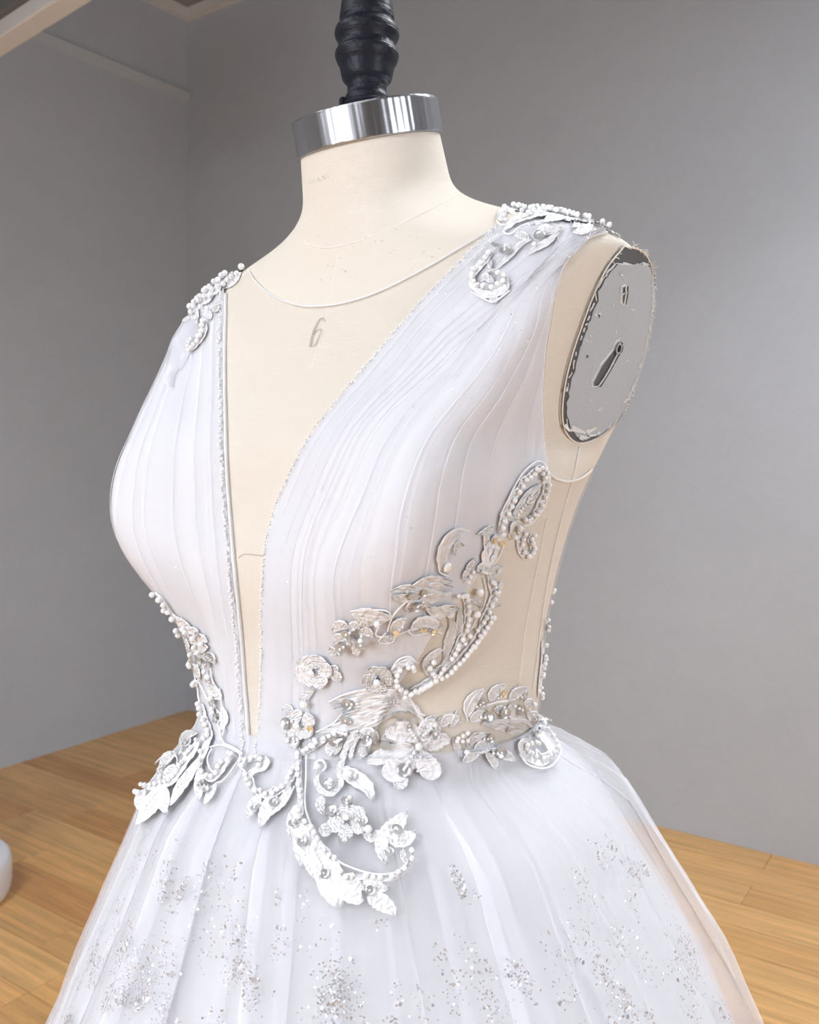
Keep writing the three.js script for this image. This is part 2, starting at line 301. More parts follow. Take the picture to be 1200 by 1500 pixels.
  // finial: black turned wood, profile read from the photograph (radius, height above the cap)
  const prof = [[.0001, -.004], [.0162, -.004], [.0166, .003], [.0172, .006], [.0172, .011], [.0160, .0135], [.0153, .0155], [.0152, .020], [.0160, .0225], [.0182, .0245], [.0196, .0272], [.0212, .035], [.0234, .0395], [.0247, .0435], [.0243, .0468], [.0228, .049], [.0222, .052], [.0230, .0552], [.0248, .059], [.0249, .0622], [.0238, .0655], [.0212, .0685], [.0207, .070], [.0212, .073], [.0205, .079], [.0186, .095], [.0160, .125], [.0150, .145], [.0185, .152], [.0185, .158], [.012, .163], [.018, .178], [.019, .190], [.012, .203], [.0001, .207]];
  const fp = new THREE.SplineCurve(prof.map(([x, y]) => new THREE.Vector2(Math.max(x, .0001), y))).getPoints(160).map((v) => new THREE.Vector2(Math.max(v.x, .0001), v.y));
  const turn = dataTex(256, 256, (() => { const a = noiseField(256, 256, 30, 30, 61), b = noiseField(256, 256, 6, 90, 62); return (x, y) => { const v = 110 + 90 * (a(x, y) - .5) + 70 * (b(x, y) - .5); return [v, v, v]; }; })());
  const black = new THREE.MeshPhysicalMaterial({ color: new THREE.Color().setRGB(.008, .010, .018), roughness: .5, specularIntensity: .6, clearcoat: .06, clearcoatRoughness: .3, bumpMap: repeat(turn, 2, 2), bumpScale: .0008 });
  const fin = mesh('finial', new THREE.LatheGeometry(fp, 96), black); fin.position.copy(top); inForm(fin);
  const ring = mesh('finial_ring', new THREE.TorusGeometry(.0165, .0022, 10, 40), black); ring.rotation.x = Math.PI / 2; ring.position.copy(top).y += .006; inForm(ring);
  const screw = mesh('set_screw', new THREE.CapsuleGeometry(.0028, .004, 4, 10), black); screw.position.copy(top).add(V3(-.0185, .0065, .004)); inForm(screw);
  // arm plate: outline read on the flat armhole, then a silver film with a torn edge over a dark plate
  const outl = [[915, 361], [940, 368], [955, 392], [957, 440], [948, 500], [932, 556], [905, 614], [878, 640], [848, 649], [830, 634], [824, 606], [828, 565], [838, 522], [852, 480], [870, 432], [890, 392]];
  const loop = byLength([...outl, outl[0]], 96).slice(0, 96);
  const C0 = [892, 500], plateN = LEFT.clone().addScaledVector(V3(0, 1, 0), -.245).normalize();
  const P0 = toWorld(.162 + .245 * (1.29 - 1.222), 1.29, -.035).addScaledVector(plateN, .0015);
  const onPlane = ([x, y], off) => { const ry = rayAt(x, y), d = P0.clone().addScaledVector(plateN, off).sub(ry.origin).dot(plateN) / ry.direction.dot(plateN); return ry.at(d, V3()); };
  function fan(pts, off, thick, holes = []) {                  // a flat sheet with thickness on the plate's plane
    const ex = V3(0, 1, 0).cross(plateN).normalize(), ey = plateN.clone().cross(ex);
    const to2 = (p) => { const q = onPlane(p, 0).sub(P0); return new THREE.Vector2(q.dot(ex), q.dot(ey)); };
    const s = new THREE.Shape(pts.map(to2)); for (const h of holes) s.holes.push(new THREE.Path(h.map(to2)));
    const g = new THREE.ExtrudeGeometry(s, { depth: thick, bevelEnabled: false }); g.applyMatrix4(new THREE.Matrix4().makeBasis(ex, ey, plateN).setPosition(P0.clone().addScaledVector(plateN, off))); return g;
  }
  const grey = new THREE.MeshStandardMaterial({ color: new THREE.Color().setRGB(.12, .125, .13), roughness: .55 });
  inForm(mesh('arm_plate', fan(loop, -.001, .0022), grey)).userData.label = 'dark grey oval arm plate';
  const rr = rng(5);
  const inner = loop.map(([x, y], i) => { const up = Math.max(0, (470 - y) / 110), lf = x < C0[0] - (y - 500) * -.28 ? 1 : 0; const k = (lf ? .972 - .055 * smooth(600, 540, y) - .03 * rr() : .994 - .008 * rr()) - .10 * up * up - .02 * rr() * lf; const yy = C0[1] + (y - C0[1]) * k; return [C0[0] + (x - C0[0]) * k + (rr() - .5) * 2, Math.max(yy, 383 + 6 * rr())]; });
  const hole1 = [[909, 421], [917, 418], [917, 430], [914, 446], [909, 444]], hole2 = [[904, 498], [909, 502], [906, 516], [890, 545], [877, 566], [867, 566], [866, 560], [878, 536], [897, 511]], hole3 = [[872, 461], [875, 459], [875, 465], [872, 466]], hole4 = [[855, 519], [858, 519], [858, 523], [855, 524]];
  const film = new THREE.MeshPhysicalMaterial({ color: new THREE.Color().setRGB(.55, .58, .60), metalness: .2, roughness: .42, bumpMap: repeat(dataTex(256, 256, (x, y) => { const v = 128 + 120 * (pn[1](x * 2, y * 2) - .5) * Math.pow(pn[0](x * 2, y * 2), 2) * 2; return [v, v, v]; }), 26, 26), bumpScale: .0002 });
  inForm(mesh('silver_film', fan(inner, .0014, .0007, [hole1, hole2, hole3, hole4]), film)).userData.label = 'torn silver film over the arm plate';
  // curled shreds along the torn edges
  const curl = []; for (const h of [inner, hole1, hole2]) for (let i = 0; i < h.length; i++) { if (h === inner && rr() < .45) continue; const a = h[i], b = h[(i + 1) % h.length]; const pts = [0, .5, 1].map((t) => onPlane([lerp(a[0], b[0], t) + (rr() - .5) * 1.5, lerp(a[1], b[1], t) + (rr() - .5) * 1.5], .0021 + .0004 * rr())); curl.push(tubeGeo(pts, .0003 + .0005 * rr(), 5)); }
  for (let i = 0; i < 60; i++) { const x = 845 + rr() * 95, y = 400 + rr() * 225; if (((x - C0[0]) / 42 + (y - 500) / 400) ** 2 + ((y - 500) / 118) ** 2 > .8) continue; const a = rr() * 6.3, l = 1 + rr() * 4; curl.push(tubeGeo([onPlane([x, y], .0021), onPlane([x + Math.cos(a) * l * .5 + rr(), y + Math.sin(a) * l * .5], .0024), onPlane([x + Math.cos(a) * l, y + Math.sin(a) * l], .0021)], .00025 + .0004 * rr(), 5)); }
  const pale = new THREE.MeshStandardMaterial({ color: new THREE.Color().setRGB(.82, .83, .83), roughness: .5, side: THREE.DoubleSide });
  inForm(mesh('film_shreds', mergeGeometries(curl), pale));
  const flap = (x, y, a, l, w) => { const c = Math.cos(a), q = Math.sin(a); return gridGeo(6, 4, (i, j) => onPlane([x + c * l * i - q * w * (j - .5) * (1 - .7 * i) + (rr() - .5) * .5, y + q * l * i + c * w * (j - .5) * (1 - .7 * i) + (rr() - .5) * .5], .0022 + .0022 * i * i + .0005 * rr())); };
  for (const q of [[838, 627, .35, 22, 9], [860, 634, -.5, 16, 8], [850, 640, .1, 14, 6], [828, 622, 1.0, 12, 6], [913, 386, .15, 14, 5], [942, 386, .2, 10, 5], [872, 460, .8, 8, 4], [905, 500, -.9, 10, 3]]) inForm(mesh('film_flap', flap(...q), pale));
  const eye = mesh('plate_socket', new THREE.CylinderGeometry(.0032, .0032, .003, 20), new THREE.MeshStandardMaterial({ color: 0x0a0a0a, roughness: .4 })); eye.quaternion.setFromUnitVectors(V3(0, 1, 0), plateN); eye.position.copy(onPlane([907, 511], .0016)); inForm(eye);
  const sock = mesh('socket_ring', new THREE.TorusGeometry(.0034, .0007, 8, 24), film); sock.quaternion.setFromUnitVectors(V3(0, 0, 1), plateN); sock.position.copy(onPlane([907, 511], .0032)); inForm(sock);
  // fabric rim round the plate, frayed at the back edge
  const rimP = loop.map((p) => onPlane(p, .0012)); inForm(mesh('armhole_rim', tubeGeo(rimP, .0006, 8, true), plain));
  const fray = []; for (let i = 0; i < 150; i++) { const k = Math.floor(lerp(-4, 40, rr()) + 96) % 96, p = onPlane(loop[k], .0015), d = V3(rr() - .3, rr() - .5, rr() - .5).normalize().multiplyScalar(.001 + .003 * rr() * (k > 92 || k < 9 ? 1.9 : 1)); fray.push(tubeGeo([p, p.clone().add(d.clone().multiplyScalar(.6)).addScaledVector(plateN, .0008), p.clone().add(d)], .00022, 4)); }
  tag(inForm(mesh('frayed_threads', mergeGeometries(fray), plain)), null, null, null, 'stuff');
  // stand under the gown
  const iron = new THREE.MeshStandardMaterial({ color: 0x22242a, roughness: .5, metalness: .4 });
  const pole = mesh('stand_pole', new THREE.CylinderGeometry(.018, .018, .93, 24), iron); pole.position.copy(AXIS).setY(.465); inForm(pole);
  const bs = mesh('stand_base', new THREE.LatheGeometry([[0, .05], [.03, .05], [.06, .03], [.2, .018], [.21, .008], [.2, 0], [0, 0]].map(([x, y]) => new THREE.Vector2(x, y)), 48), iron); bs.position.copy(AXIS).setY(0); inForm(bs);
}
// ───────────────────────── gown ─────────────────────────
const gown = new THREE.Group(); gown.name = 'wedding_gown'; scene.add(gown); gown.position.copy(AXIS).setY(0);
tag(gown, 'white sleeveless tulle wedding gown with deep V neckline, pleated bodice and pearl lace appliques', 'dress');
const inGown = (o) => { gown.attach(o); return o; };
const cloth = (c, o = {}) => new THREE.MeshPhysicalMaterial({ color: new THREE.Color().setRGB(...c), roughness: .8, sheen: .3, sheenRoughness: .5, sheenColor: new THREE.Color(1, 1, 1), side: THREE.DoubleSide, ...o });
const sheerOf = (c, a) => new THREE.MeshStandardMaterial({ color: new THREE.Color().setRGB(...c), roughness: .75, side: THREE.DoubleSide, transparent: true, opacity: a, depthWrite: false });
const netBump = dataTex(64, 64, (x, y) => { const v = ((x + y) % 16 < 4 || (x - y + 64) % 16 < 4) ? 210 : 70; return [v, v, v]; });
const M = {
  bodice: cloth([.80, .80, .81]),
  overlay: sheerOf([.93, .93, .96], .34),
  nude: sheerOf([.86, .80, .74], .16),
  trim: cloth([.86, .86, .86]),
  nudeTrim: cloth([.84, .78, .71]),
  lining: cloth([.66, .66, .655]),
  tulle: sheerOf([.92, .93, .97], .26),
  tulle2: sheerOf([.92, .93, .98], .30),
};
// skirt: silhouettes read at rows of the photograph give a circle each (centre, radius) at a height
const SKIRT = [[1045, 297, 795, 795], [1070, 268, 824, 850], [1110, 236, 853, 893], [1205, 197, 905, 946], [1330, 146, 976, 1016], [1500, 86, 1058, 1100]].map(([row, l, r, o]) => {
  const al = Math.atan((l - 600) / FOCAL), make = (rr) => { const ar = Math.atan((rr - 600) / FOCAL), m = (al + ar) / 2, h = (ar - al) / 2, dist = BD / Math.cos(m), R = dist * Math.sin(h), D = BD * Math.cos(h) ** 2; return [BD * Math.tan(m), R, EYE - (row - HORIZON) / FOCAL * D]; };
  return { inner: make(r), outer: make(o) };
});
function skirtRing(kind, y) {                                   // [centre x, radius]
  const T = SKIRT.map((s) => s[kind]); if (y >= T[0][2]) return [T[0][0], T[0][1]];
  for (let i = 0; i < T.length - 1; i++) if (y >= T[i + 1][2]) { const t = (T[i][2] - y) / (T[i][2] - T[i + 1][2]); const g = (k, d) => T[clamp(k, 0, T.length - 1)][d];
    return [0, 1].map((d) => { const a = g(i - 1, d), b = g(i, d), c = g(i + 1, d), e = g(i + 2, d); return .5 * (2 * b + (c - a) * t + (2 * a - 5 * b + 4 * c - e) * t * t + (3 * b - a - 3 * c + e) * t * t * t); }); }
  const A = T[T.length - 2], B = T[T.length - 1], k = (B[2] - y) / B[2]; return [lerp(B[0], -.02, k), B[1] + (B[1] - A[1]) / (A[2] - B[2]) * (B[2] - y) * (1 - .45 * k)];
}
const WAIST = 1.017;
function skirtPt(kind, phi, y, dr = 0) {
  const [cx, R] = skirtRing(kind, y), k = smooth(WAIST + .002, WAIST - .055, y);
  const b = body(phi, Math.max(y, .93)), n = V3(0, 0, 0).addScaledVector(LEFT, Math.sin(phi)).addScaledVector(FRONT, Math.cos(phi));
  const p = b.clone().addScaledVector(n, .003 + dr * .25), c = V3(cx, y, -BD).addScaledVector(n, R + dr); c.y = p.y = y;
  return p.lerp(c, k);
}
const skirtSurf = gridGeo(240, 90, (i, j) => skirtPt('outer', -Math.PI + 2 * Math.PI * i, lerp(WAIST + .004, .80, j), .003), (i, j) => [i, j]);
const skirtBVH = new MeshBVH(skirtSurf.clone());
// spot of gown or form seen at a place in the photograph, lifted by off along the surface normal
function at(px, py, off = 0, tow = 540) {
  for (let k = 0; k < 240; k++) {
    const m = k >> 2, w = k & 3, x = px + (w === 1 || w === 2 ? Math.sign(tow - px) * m : 0), yy = py + (w >= 2 ? m : 0); if (w && !m) continue;
    const ry = rayAt(x, yy), hits = [[torsoBVH, 0], [skirtBVH, .0008], [clothBVH, .0013]].map(([bvh, up]) => { const h = bvh.raycastFirst(ry, THREE.DoubleSide); return h && { h, up, bvh }; }).filter(Boolean).sort((p, q) => p.h.distance - q.h.distance);
    if (!hits.length) continue;
    const { h, up, bvh } = hits[0], n = h.face.normal.clone(); if (n.dot(ry.direction) > 0) n.negate();
    const q = hitUV(torsoBVH, torsoGeo, ry); if (q && bvh !== skirtBVH) { const nn = bodyNormal(-Math.PI + 2 * Math.PI * q.u, Y_LOW + q.v * (Y_TOP - Y_LOW)); if (nn.dot(n) > .3) n.copy(nn); }
    return { p: h.point.clone().addScaledVector(n, off + up), n };
  }
  throw new Error('nothing at ' + px + ',' + py);
}
// bodice: Coons patch in (angle, height) between neckline edge, armhole edge, strap and lower edge
const vLeft = [[728, 338], [690, 374], [640, 425], [590, 480], [540, 540], [495, 595], [460, 640], [432, 690], [412, 735], [398, 780], [391, 830], [388, 900], [388, 960], [386, 1020], [382, 1070], [378, 1106]];
const vRight = [[332, 432], [331, 470], [330, 520], [330, 570], [331, 620], [333, 680], [337, 740], [342, 800], [348, 860], [355, 930], [360, 1000], [364, 1050], [366, 1104]];
const armL = [[886, 343], [862, 350], [842, 366], [822, 394], [807, 432], [799, 475], [793, 520], [790, 570], [790, 620], [793, 655], [797, 688]];
const lowL = [[378, 1106], [430, 1110], [490, 1112], [535, 1108], [552, 1066], [572, 1020], [592, 984], [618, 948], [642, 905], [690, 850], [735, 786], [797, 688]];
const strapL = [[728, 338], [770, 328], [820, 332], [886, 343]];
const P2 = (pts) => pts.map(([x, y]) => pick(x, y));
function coons(V, A, T, B) {                                    // V(t), A(t): edges s=0,1; T(s), B(s): edges t=0,1
  const n = 100, f = (pts) => { const q = byLength(pts, n); return (t) => { const x = clamp(t, 0, 1) * n, i = Math.min(Math.floor(x), n - 1); return q[i].map((v, d) => lerp(v, q[i + 1][d], x - i)); }; };
  const v = f(V), a = f(A), tp = f(T), b = f(B);
  return (s, t) => [0, 1].map((d) => (1 - s) * v(t)[d] + s * a(t)[d] + (1 - t) * tp(s)[d] + t * b(s)[d] - ((1 - s) * (1 - t) * tp(0)[d] + s * (1 - t) * tp(1)[d] + (1 - s) * t * b(0)[d] + s * t * b(1)[d]));
}
const lV = P2(vLeft), lA = P2(armL), lT = P2(strapL), lB = P2(lowL);
const mir = (q) => q.map(([p, y]) => [-p, y]);
const rV0 = P2(vRight);
const rT = mir(lT), rA = mir(lA), rB = mir(lB); 
rB[0] = rV0[rV0.length - 1]; rB[1] = [lerp(rB[0][0], rB[2][0], .5), rB[0][1]];
const rV = [rT[0], ...rV0];
const panels = { left: coons(lV, lA, lT, lB), right: coons(rV, rA, rT, rB) };
// over the shoulder: the top surface of the form at a distance u from its centre line and w towards its front
function shoulderTop(u, w) {
  const p = toWorld(u, 1.6, w), h = torsoBVH.raycastFirst(new THREE.Ray(p, V3(0, -1, 0)), THREE.DoubleSide); return h ? h.point : toWorld(u, 1.3, w);
}
const cloths = [];
const crumple = [noiseField(1, 1, 9, 14, 91), noiseField(1, 1, 23, 31, 92)];
for (const side of ['left', 'right']) {
  const f = panels[side], puff = (s, t) => .0022 + (side === 'left' ? .0035 : .0035 * smooth(.15, .5, t)) * Math.sin(Math.PI * clamp(s, 0, 1)) * smooth(0, .15, t) * smooth(1, .8, t) + .0016 * (crumple[0](s, t) - .5) + .0008 * (crumple[1](s, t) - .5);
  const base = mesh('bodice_panel', gridGeo(70, 130, (i, j) => { const q = f(i, j); return onBody(q[0], q[1], puff(i, j)); }, (i, j) => [i * 4, j * 6]), M.bodice); inGown(base);
  base.userData.label = side === 'left' ? 'pleated bodice panel over the near breast' : 'pleated bodice panel over the far breast';
  const back = mesh('shoulder_strap', gridGeo(24, 40, (i, j) => { const q = f(i, 0), p = onBody(q[0], q[1], .0022), [u, , w] = bodyLocal(q[0], q[1]); if (!j) return p; const t = shoulderTop(Math.sign(u) * Math.min(Math.abs(u), .178), w - .1 * j); t.y += lerp(.0028, .0008, smooth(0, .2, j)); return t; }), M.bodice); inGown(back);
  // overlapping pleats of tulle: strips that each lie over the next
  const N = 10, SK = side === 'left' ? .42 : .12, skew = (s, t) => s - SK * smooth(.02, .95, t) * smooth(0, .8, s), clothSkin = base.geometry.clone(), strips = [], r = rng(side === 'left' ? 41 : 42);
  cloths.push(clothSkin, back.geometry.clone());
  for (let k = -1; k < N * (1 + SK); k++) {
    const s0 = k / N, w0 = (1.25 + .9 * r()) / N, ph = r() * 6.28, amp = .003 + .004 * r(), fq = 1 + 2 * r(), bend = side === 'right' ? .02 : .004;
    strips.push(gridGeo(6, 90, (i, j) => {
      const wob = amp * Math.sin(ph + fq * j * 3) * smooth(0, .2, j) + bend * Math.sin(j * 30 + ph) * smooth(.72, .86, j) * (1 - s0), s = clamp(skew(s0 + wob + w0 * i, j), .003, .997), q = f(s, j);
      return onBody(q[0], q[1], puff(s, j) + .0005 + .0007 * i + .0003 * Math.sin(i * Math.PI));
    }));
  }
  for (let k = 0; k < N * (1 + SK); k++) {                       // doubled, pressed fold edges
    const s0 = (k + .25 + .5 * r()) / N, wd = .004 + .007 * r(), ph = r() * 6.28, amp = .003 + .004 * r(), fq = 1 + 2 * r(), t0 = r() * .12, t1 = .75 + .25 * r();
    strips.push(gridGeo(2, 90, (i, j) => { const t = lerp(t0, t1, j), s = clamp(skew(s0 + amp * Math.sin(ph + fq * t * 3) + wd * (i - .5) * Math.sin(Math.PI * clamp(j, .02, .98)) ** .5, t), .003, .997), q = f(s, t); return onBody(q[0], q[1], puff(s, t) + .0016 + .0004 * Math.sin(i * Math.PI)); }));
    strips.push(gridGeo(2, 90, (i, j) => { const t = lerp(t0, t1, j), s = clamp(skew(s0 + amp * Math.sin(ph + fq * t * 3) + wd * .6 * (i - .2) * Math.sin(Math.PI * clamp(j, .02, .98)) ** .5, t), .003, .997), q = f(s, t); return onBody(q[0], q[1], puff(s, t) + .0019 + .0003 * Math.sin(i * Math.PI)); }));
  }
  inGown(mesh('tulle_pleats', mergeGeometries(strips), M.overlay));
}
const clothBVH = new MeshBVH(mergeGeometries(cloths.map((g) => { g.deleteAttribute('color'); return g; })));
// sheer nude mesh in the V and at the sides, with its narrow bindings
const neckline = [[366, 398], [376, 413], [395, 430], [420, 443], [455, 450], [505, 445], [560, 427], [620, 397], [680, 362], [738, 330]];
{
  const L = byLength([[366, 398], ...vRight.map(([x, y]) => [x - 4, y]).slice(0)], 60), R = byLength([[738, 330], ...vLeft.map(([x, y]) => [x + 5, y])], 60);
  const nk = byLength(neckline, 60);
  const g = gridGeo(40, 60, (i, j) => { const a = L[Math.round(j * 60)], b = R[Math.round(j * 60)], top = nk[Math.round(i * 60)], t0 = [lerp(L[0][0], R[0][0], i), lerp(L[0][1], R[0][1], i)], k = Math.pow(1 - j, 2); const x = lerp(a[0], b[0], i) + (top[0] - t0[0]) * k, y = lerp(a[1], b[1], i) + (top[1] - t0[1]) * k; return onBody(...pick(x, y), .0012); }, (i, j) => [i * 60, j * 200]);
  inGown(mesh('illusion_mesh', g, M.nude)).userData.label = 'sheer nude mesh filling the deep V';
  for (const sg of [1, -1]) {
    const lo = lB.slice(3).map((q) => q), edge = byLength(lo, 60);
    const bnd = P2([[797, 688], [812, 701], [830, 705], [850, 699], [862, 690]]), yTop = (p) => { for (let k = 0; k < bnd.length - 1; k++) if (p < bnd[k + 1][0]) return lerp(bnd[k][1], bnd[k + 1][1], clamp((p - bnd[k][0]) / (bnd[k + 1][0] - bnd[k][0]), 0, 1)); return bnd[bnd.length - 1][1]; };
    inGown(mesh('side_mesh', gridGeo(60, 60, (i, j) => { const e = edge[Math.round(j * 60)], p = lerp(e[0] - .02, Math.PI, i), y = e[1] + Math.pow(j, 6) * (yTop(p) - bnd[0][1]); return onBody(sg * p, y, .0018); }), M.nude));
  }
  const bind = (pts, rad, name = 'neckline_binding') => inGown(mesh(name, tubeGeo(byLength(pts, pts.length * 5).map(([x, y]) => onBody(...pick(x, y), .0014)), rad, 6), M.trim));
  bind(neckline, .00075);
  bind([[799, 690], [812, 701], [830, 705], [850, 699], [864, 688]], .0010, 'armhole_binding').material = M.nudeTrim;
  bind(armL.map(([x, y]) => [x + 1, y]), .0012, 'armhole_binding');
  bind(vRight.map(([x, y]) => [x + .5, y]), .0014, 'neckline_piping'); 
  bind(vLeft.map(([x, y]) => [x, y]), .0010, 'neckline_piping');
}
// skirt layers
function pleated(kind, seed, count, amp, lap, dr, y0, y1, drawn) {
  const r = rng(seed), ph = [], am = []; for (let i = 0; i < 8; i++) { ph.push(r() * 6.283); am.push(.5 + r()); }
  return gridGeo(count * 48, 60, (i, j) => {
    const y = lerp(y0, y1, Math.pow(j, 1.15)), open = smooth(y0, y0 - .06, y), grow = .25 + 1.2 * smooth(y0, .5, y);
    const a = 2 * Math.PI * i - Math.PI, c = count * 2 * Math.PI * i + 1.2 * Math.sin(3 * a + ph[0]) + .9 * Math.sin(5 * a + ph[1]) + .35 * Math.sin(y * 14 + ph[2] + 2 * a);
    const k = .7 + .3 * Math.sin(2 * a + ph[3]) + .25 * Math.sin(7 * a + ph[4]);
    const phi = a + lap / count * Math.sin(2 * c) * (.35 + .65 * open) * k;
    return skirtPt(kind, phi, y, dr + amp * k * (.15 + open * grow) * Math.cos(c) + amp * .3 * Math.sin(2.7 * c + ph[5]) * open + .0007 * Math.cos(7.3 * c + 2 * Math.sin(c * .7)) * smooth(y0 - .004, y0 - .02, y) * smooth(y0 - .2, y0 - .03, y));
  }, (i, j) => [i * 10, j * 4]);
}
inGown(mesh('skirt_lining', pleated('inner', 5, 13, .0028, .3, -.006, WAIST + .003, .03), M.lining)).userData.label = 'opaque white skirt lining';
inGown(mesh('tulle_layer', pleated('inner', 6, 15, .003, .9, .000, WAIST + .004, .02), M.tulle));
inGown(mesh('tulle_layer', pleated('outer', 9, 12, .0035, 1.0, -.001, WAIST + .005, .015), M.tulle2));

// ───────────────────────── lace appliques, pearls, sequins ─────────────────────────
const satin = dataTex(64, 64, (x, y) => { const v = 128 + 100 * Math.sin(x / 64 * 2 * Math.PI * 4 + 2.2 * Math.sin(y / 64 * 2 * Math.PI)); return [v, v, v]; });
const L_ = {
  lace: cloth([.96, .96, .97], { vertexColors: true, bumpMap: satin, bumpScale: .0008, roughness: .6, sheen: .5 }),
  silver: new THREE.MeshPhysicalMaterial({ vertexColors: true, color: new THREE.Color().setRGB(.90, .895, .89), metalness: .1, roughness: .45, bumpMap: satin, bumpScale: .0009, side: THREE.DoubleSide }),
  cord: cloth([.95, .95, .96], { roughness: .55 }),
  pearl: new THREE.MeshPhysicalMaterial({ color: new THREE.Color().setRGB(.92, .915, .90), roughness: .22, clearcoat: 1, clearcoatRoughness: .08, sheen: .4, sheenColor: new THREE.Color(1, .96, .96) }),
  sequin: new THREE.MeshPhysicalMaterial({ color: new THREE.Color().setRGB(.56, .56, .55), metalness: .45, roughness: .28, side: THREE.DoubleSide }),
  amber: new THREE.MeshPhysicalMaterial({ color: new THREE.Color().setRGB(.88, .72, .46), metalness: .45, roughness: .3, side: THREE.DoubleSide }),
  bead: new THREE.MeshPhysicalMaterial({ color: new THREE.Color().setRGB(.90, .90, .90), roughness: .2, clearcoat: .6 }),
  gem: new THREE.MeshPhysicalMaterial({ color: new THREE.Color().setRGB(.95, .95, .96), roughness: .06, transmission: .25, thickness: .003, ior: 1.6, flatShading: true }),
};
const C = (ox, oy, s) => (arr) => arr.map(([x, y]) => [ox + x / s, oy + y / s]);
const c4 = C(600, 660, 5), c5 = C(400, 850, 5), c7 = C(400, 1080, 5), c8 = C(600, 900, 4.615), cs = C(700, 280, 5), cf = C(240, 380, 7.5), cL = C(220, 840, 6), cw = C(190, 1040, 4.615), cb = C(780, 830, 6.525);
const LIFT = .0010;                                            // lace lies on the pleated tulle
const sphere = new THREE.SphereGeometry(1, 20, 14), seedGeo = new THREE.SphereGeometry(1, 12, 8);
const sequinGeo = new THREE.LatheGeometry([[.10, -.08], [.5, -.06], [.88, .04], [1.1, .12], [1.07, .15]].map(([x, y]) => new THREE.Vector2(x, y)), 20);
const gemGeo = new THREE.LatheGeometry([[.0001, .62], [.55, .6], [1, .2], [.98, .1], [.0001, -.35]].map(([x, y]) => new THREE.Vector2(x, y)), 8);
let lr = rng(1234), pearlCount = 0;
const counts = {};
const sizeAt = (p) => -p.z / FOCAL;                            // metres per pixel at a point's depth, for reading sizes
class Lace {
  constructor(label, lift = LIFT, tow = 540) { this.kids = []; this.lift = lift; this.tow = tow; this.label = label; }
  at(x, y, off) { return at(x, y, this.lift + off, this.tow); }
  cord(pts, rpx = 1.2, off = .0004) {                          // a stitched outline cord
    const q = byLength(pts, Math.max(6, pts.length * 4)), P = q.map(([x, y]) => { const a = this.at(x, y, 0); return a.p.addScaledVector(a.n, off); });
    this.kids.push(['outline_cord', tubeGeo(P, rpx * sizeAt(P[0]), 6), L_.cord]); return this;
  }
  // a leaf, petal or ribbon round a spine: width in pixels, fullness profile, ragged edge, raised rim, ribs
  leaf(spine, width, o = {}) {
    const { name = 'leaf', mat = L_.lace, pow = .75, head = .5, rag = .06, bulge = .0005, band = false, off = .0002, ribs = 0, curl = 0 } = o, ni = 12, nj = band ? Math.max(18, spine.length * 6) : 18;
    const sp = byLength(spine, nj), ph = lr() * 6.28, prof = (t) => band ? Math.min(1, 6 * t + .35, 6 * (1 - t) + .35) : Math.pow(Math.sin(Math.PI * Math.pow(clamp(t, .004, .996), head < .5 ? .72 : head > .5 ? 1.45 : 1)), pow);
    const px = (i, j) => { const k = Math.round(j * nj), a = sp[Math.max(0, k - 1)], b = sp[Math.min(nj, k + 1)], dx = b[0] - a[0], dy = b[1] - a[1], l = Math.hypot(dx, dy) || 1, s = i * 2 - 1; const w = width / 2 * prof(j) * (1 + rag * Math.sin(j * 34 + ph) * Math.abs(s) + rag * .7 * Math.sin(j * 71 + s)); return [sp[k][0] - dy / l * w * s, sp[k][1] + dx / l * w * s]; };
    const hgt = (i, j) => { const s = Math.abs(i * 2 - 1), rim = .0008 * smooth(.62, .86, s) * smooth(1.12, .93, s); return off + bulge * (.25 + .75 * (1 - s * s)) * prof(j) * .6 + rim + (s > .97 ? -.0005 : 0) + ribs * .0004 * Math.cos(i * Math.PI * 8) * smooth(1, .6, s) + curl * j * j; };
    const g = gridGeo(ni, nj, (i, j) => { const [x, y] = px(i, j); return this.at(x, y, hgt(i, j)).p; }, (i, j) => [i * .3, j * nj * .16]);
    // satin-stitched rim and veins in white thread, thinner net between them
    const col = []; for (let j = 0; j <= nj; j++) for (let i = 0; i <= ni; i++) { const e = Math.abs(i / ni * 2 - 1), net = (ribs ? (i % 3 === 1 ? .9 : .25) : .75) * smooth(.75, .45, e) * smooth(0, .2, j / nj) * (band ? .4 : 1), v = 1 - (mat === L_.silver ? .24 : .2) * net; col.push(v, v * (1 - .02 * net), v * (1 - .05 * net)); }
    g.setAttribute('color', new THREE.Float32BufferAttribute(col, 3));
    this.kids.push([name, g, mat]); return this;
  }
  ribbon(spine, width, o = {}) { return this.leaf(spine, width, { name: 'lace_band', band: true, bulge: .0007, rag: .09, ...o }); }
  pearls(pts, n, rpx = 4.2, off = 0) { const q = n ? byLength(pts, n - 1) : pts; for (const [x, y] of q) this.pearl(x + (lr() - .5) * .8, y + (lr() - .5) * .8, rpx * (.93 + .14 * lr()), off); return this; }
  pearl(x, y, rpx = 4.2, off = 0, name = 'pearl') { const a = this.at(x, y, off + .0014), r = rpx * sizeAt(a.p); a.p.addScaledVector(a.n, r * .85); this.kids.push([name, sphere, L_.pearl, a.p, r, null]); return this; }
  beads(pts, n, rpx = 2) { for (const [x, y] of byLength(pts, n - 1)) { const a = this.at(x, y, .0009), r = rpx * sizeAt(a.p); a.p.addScaledVector(a.n, r); this.kids.push(['seed_bead', seedGeo, L_.bead, a.p, r, null]); } return this; }
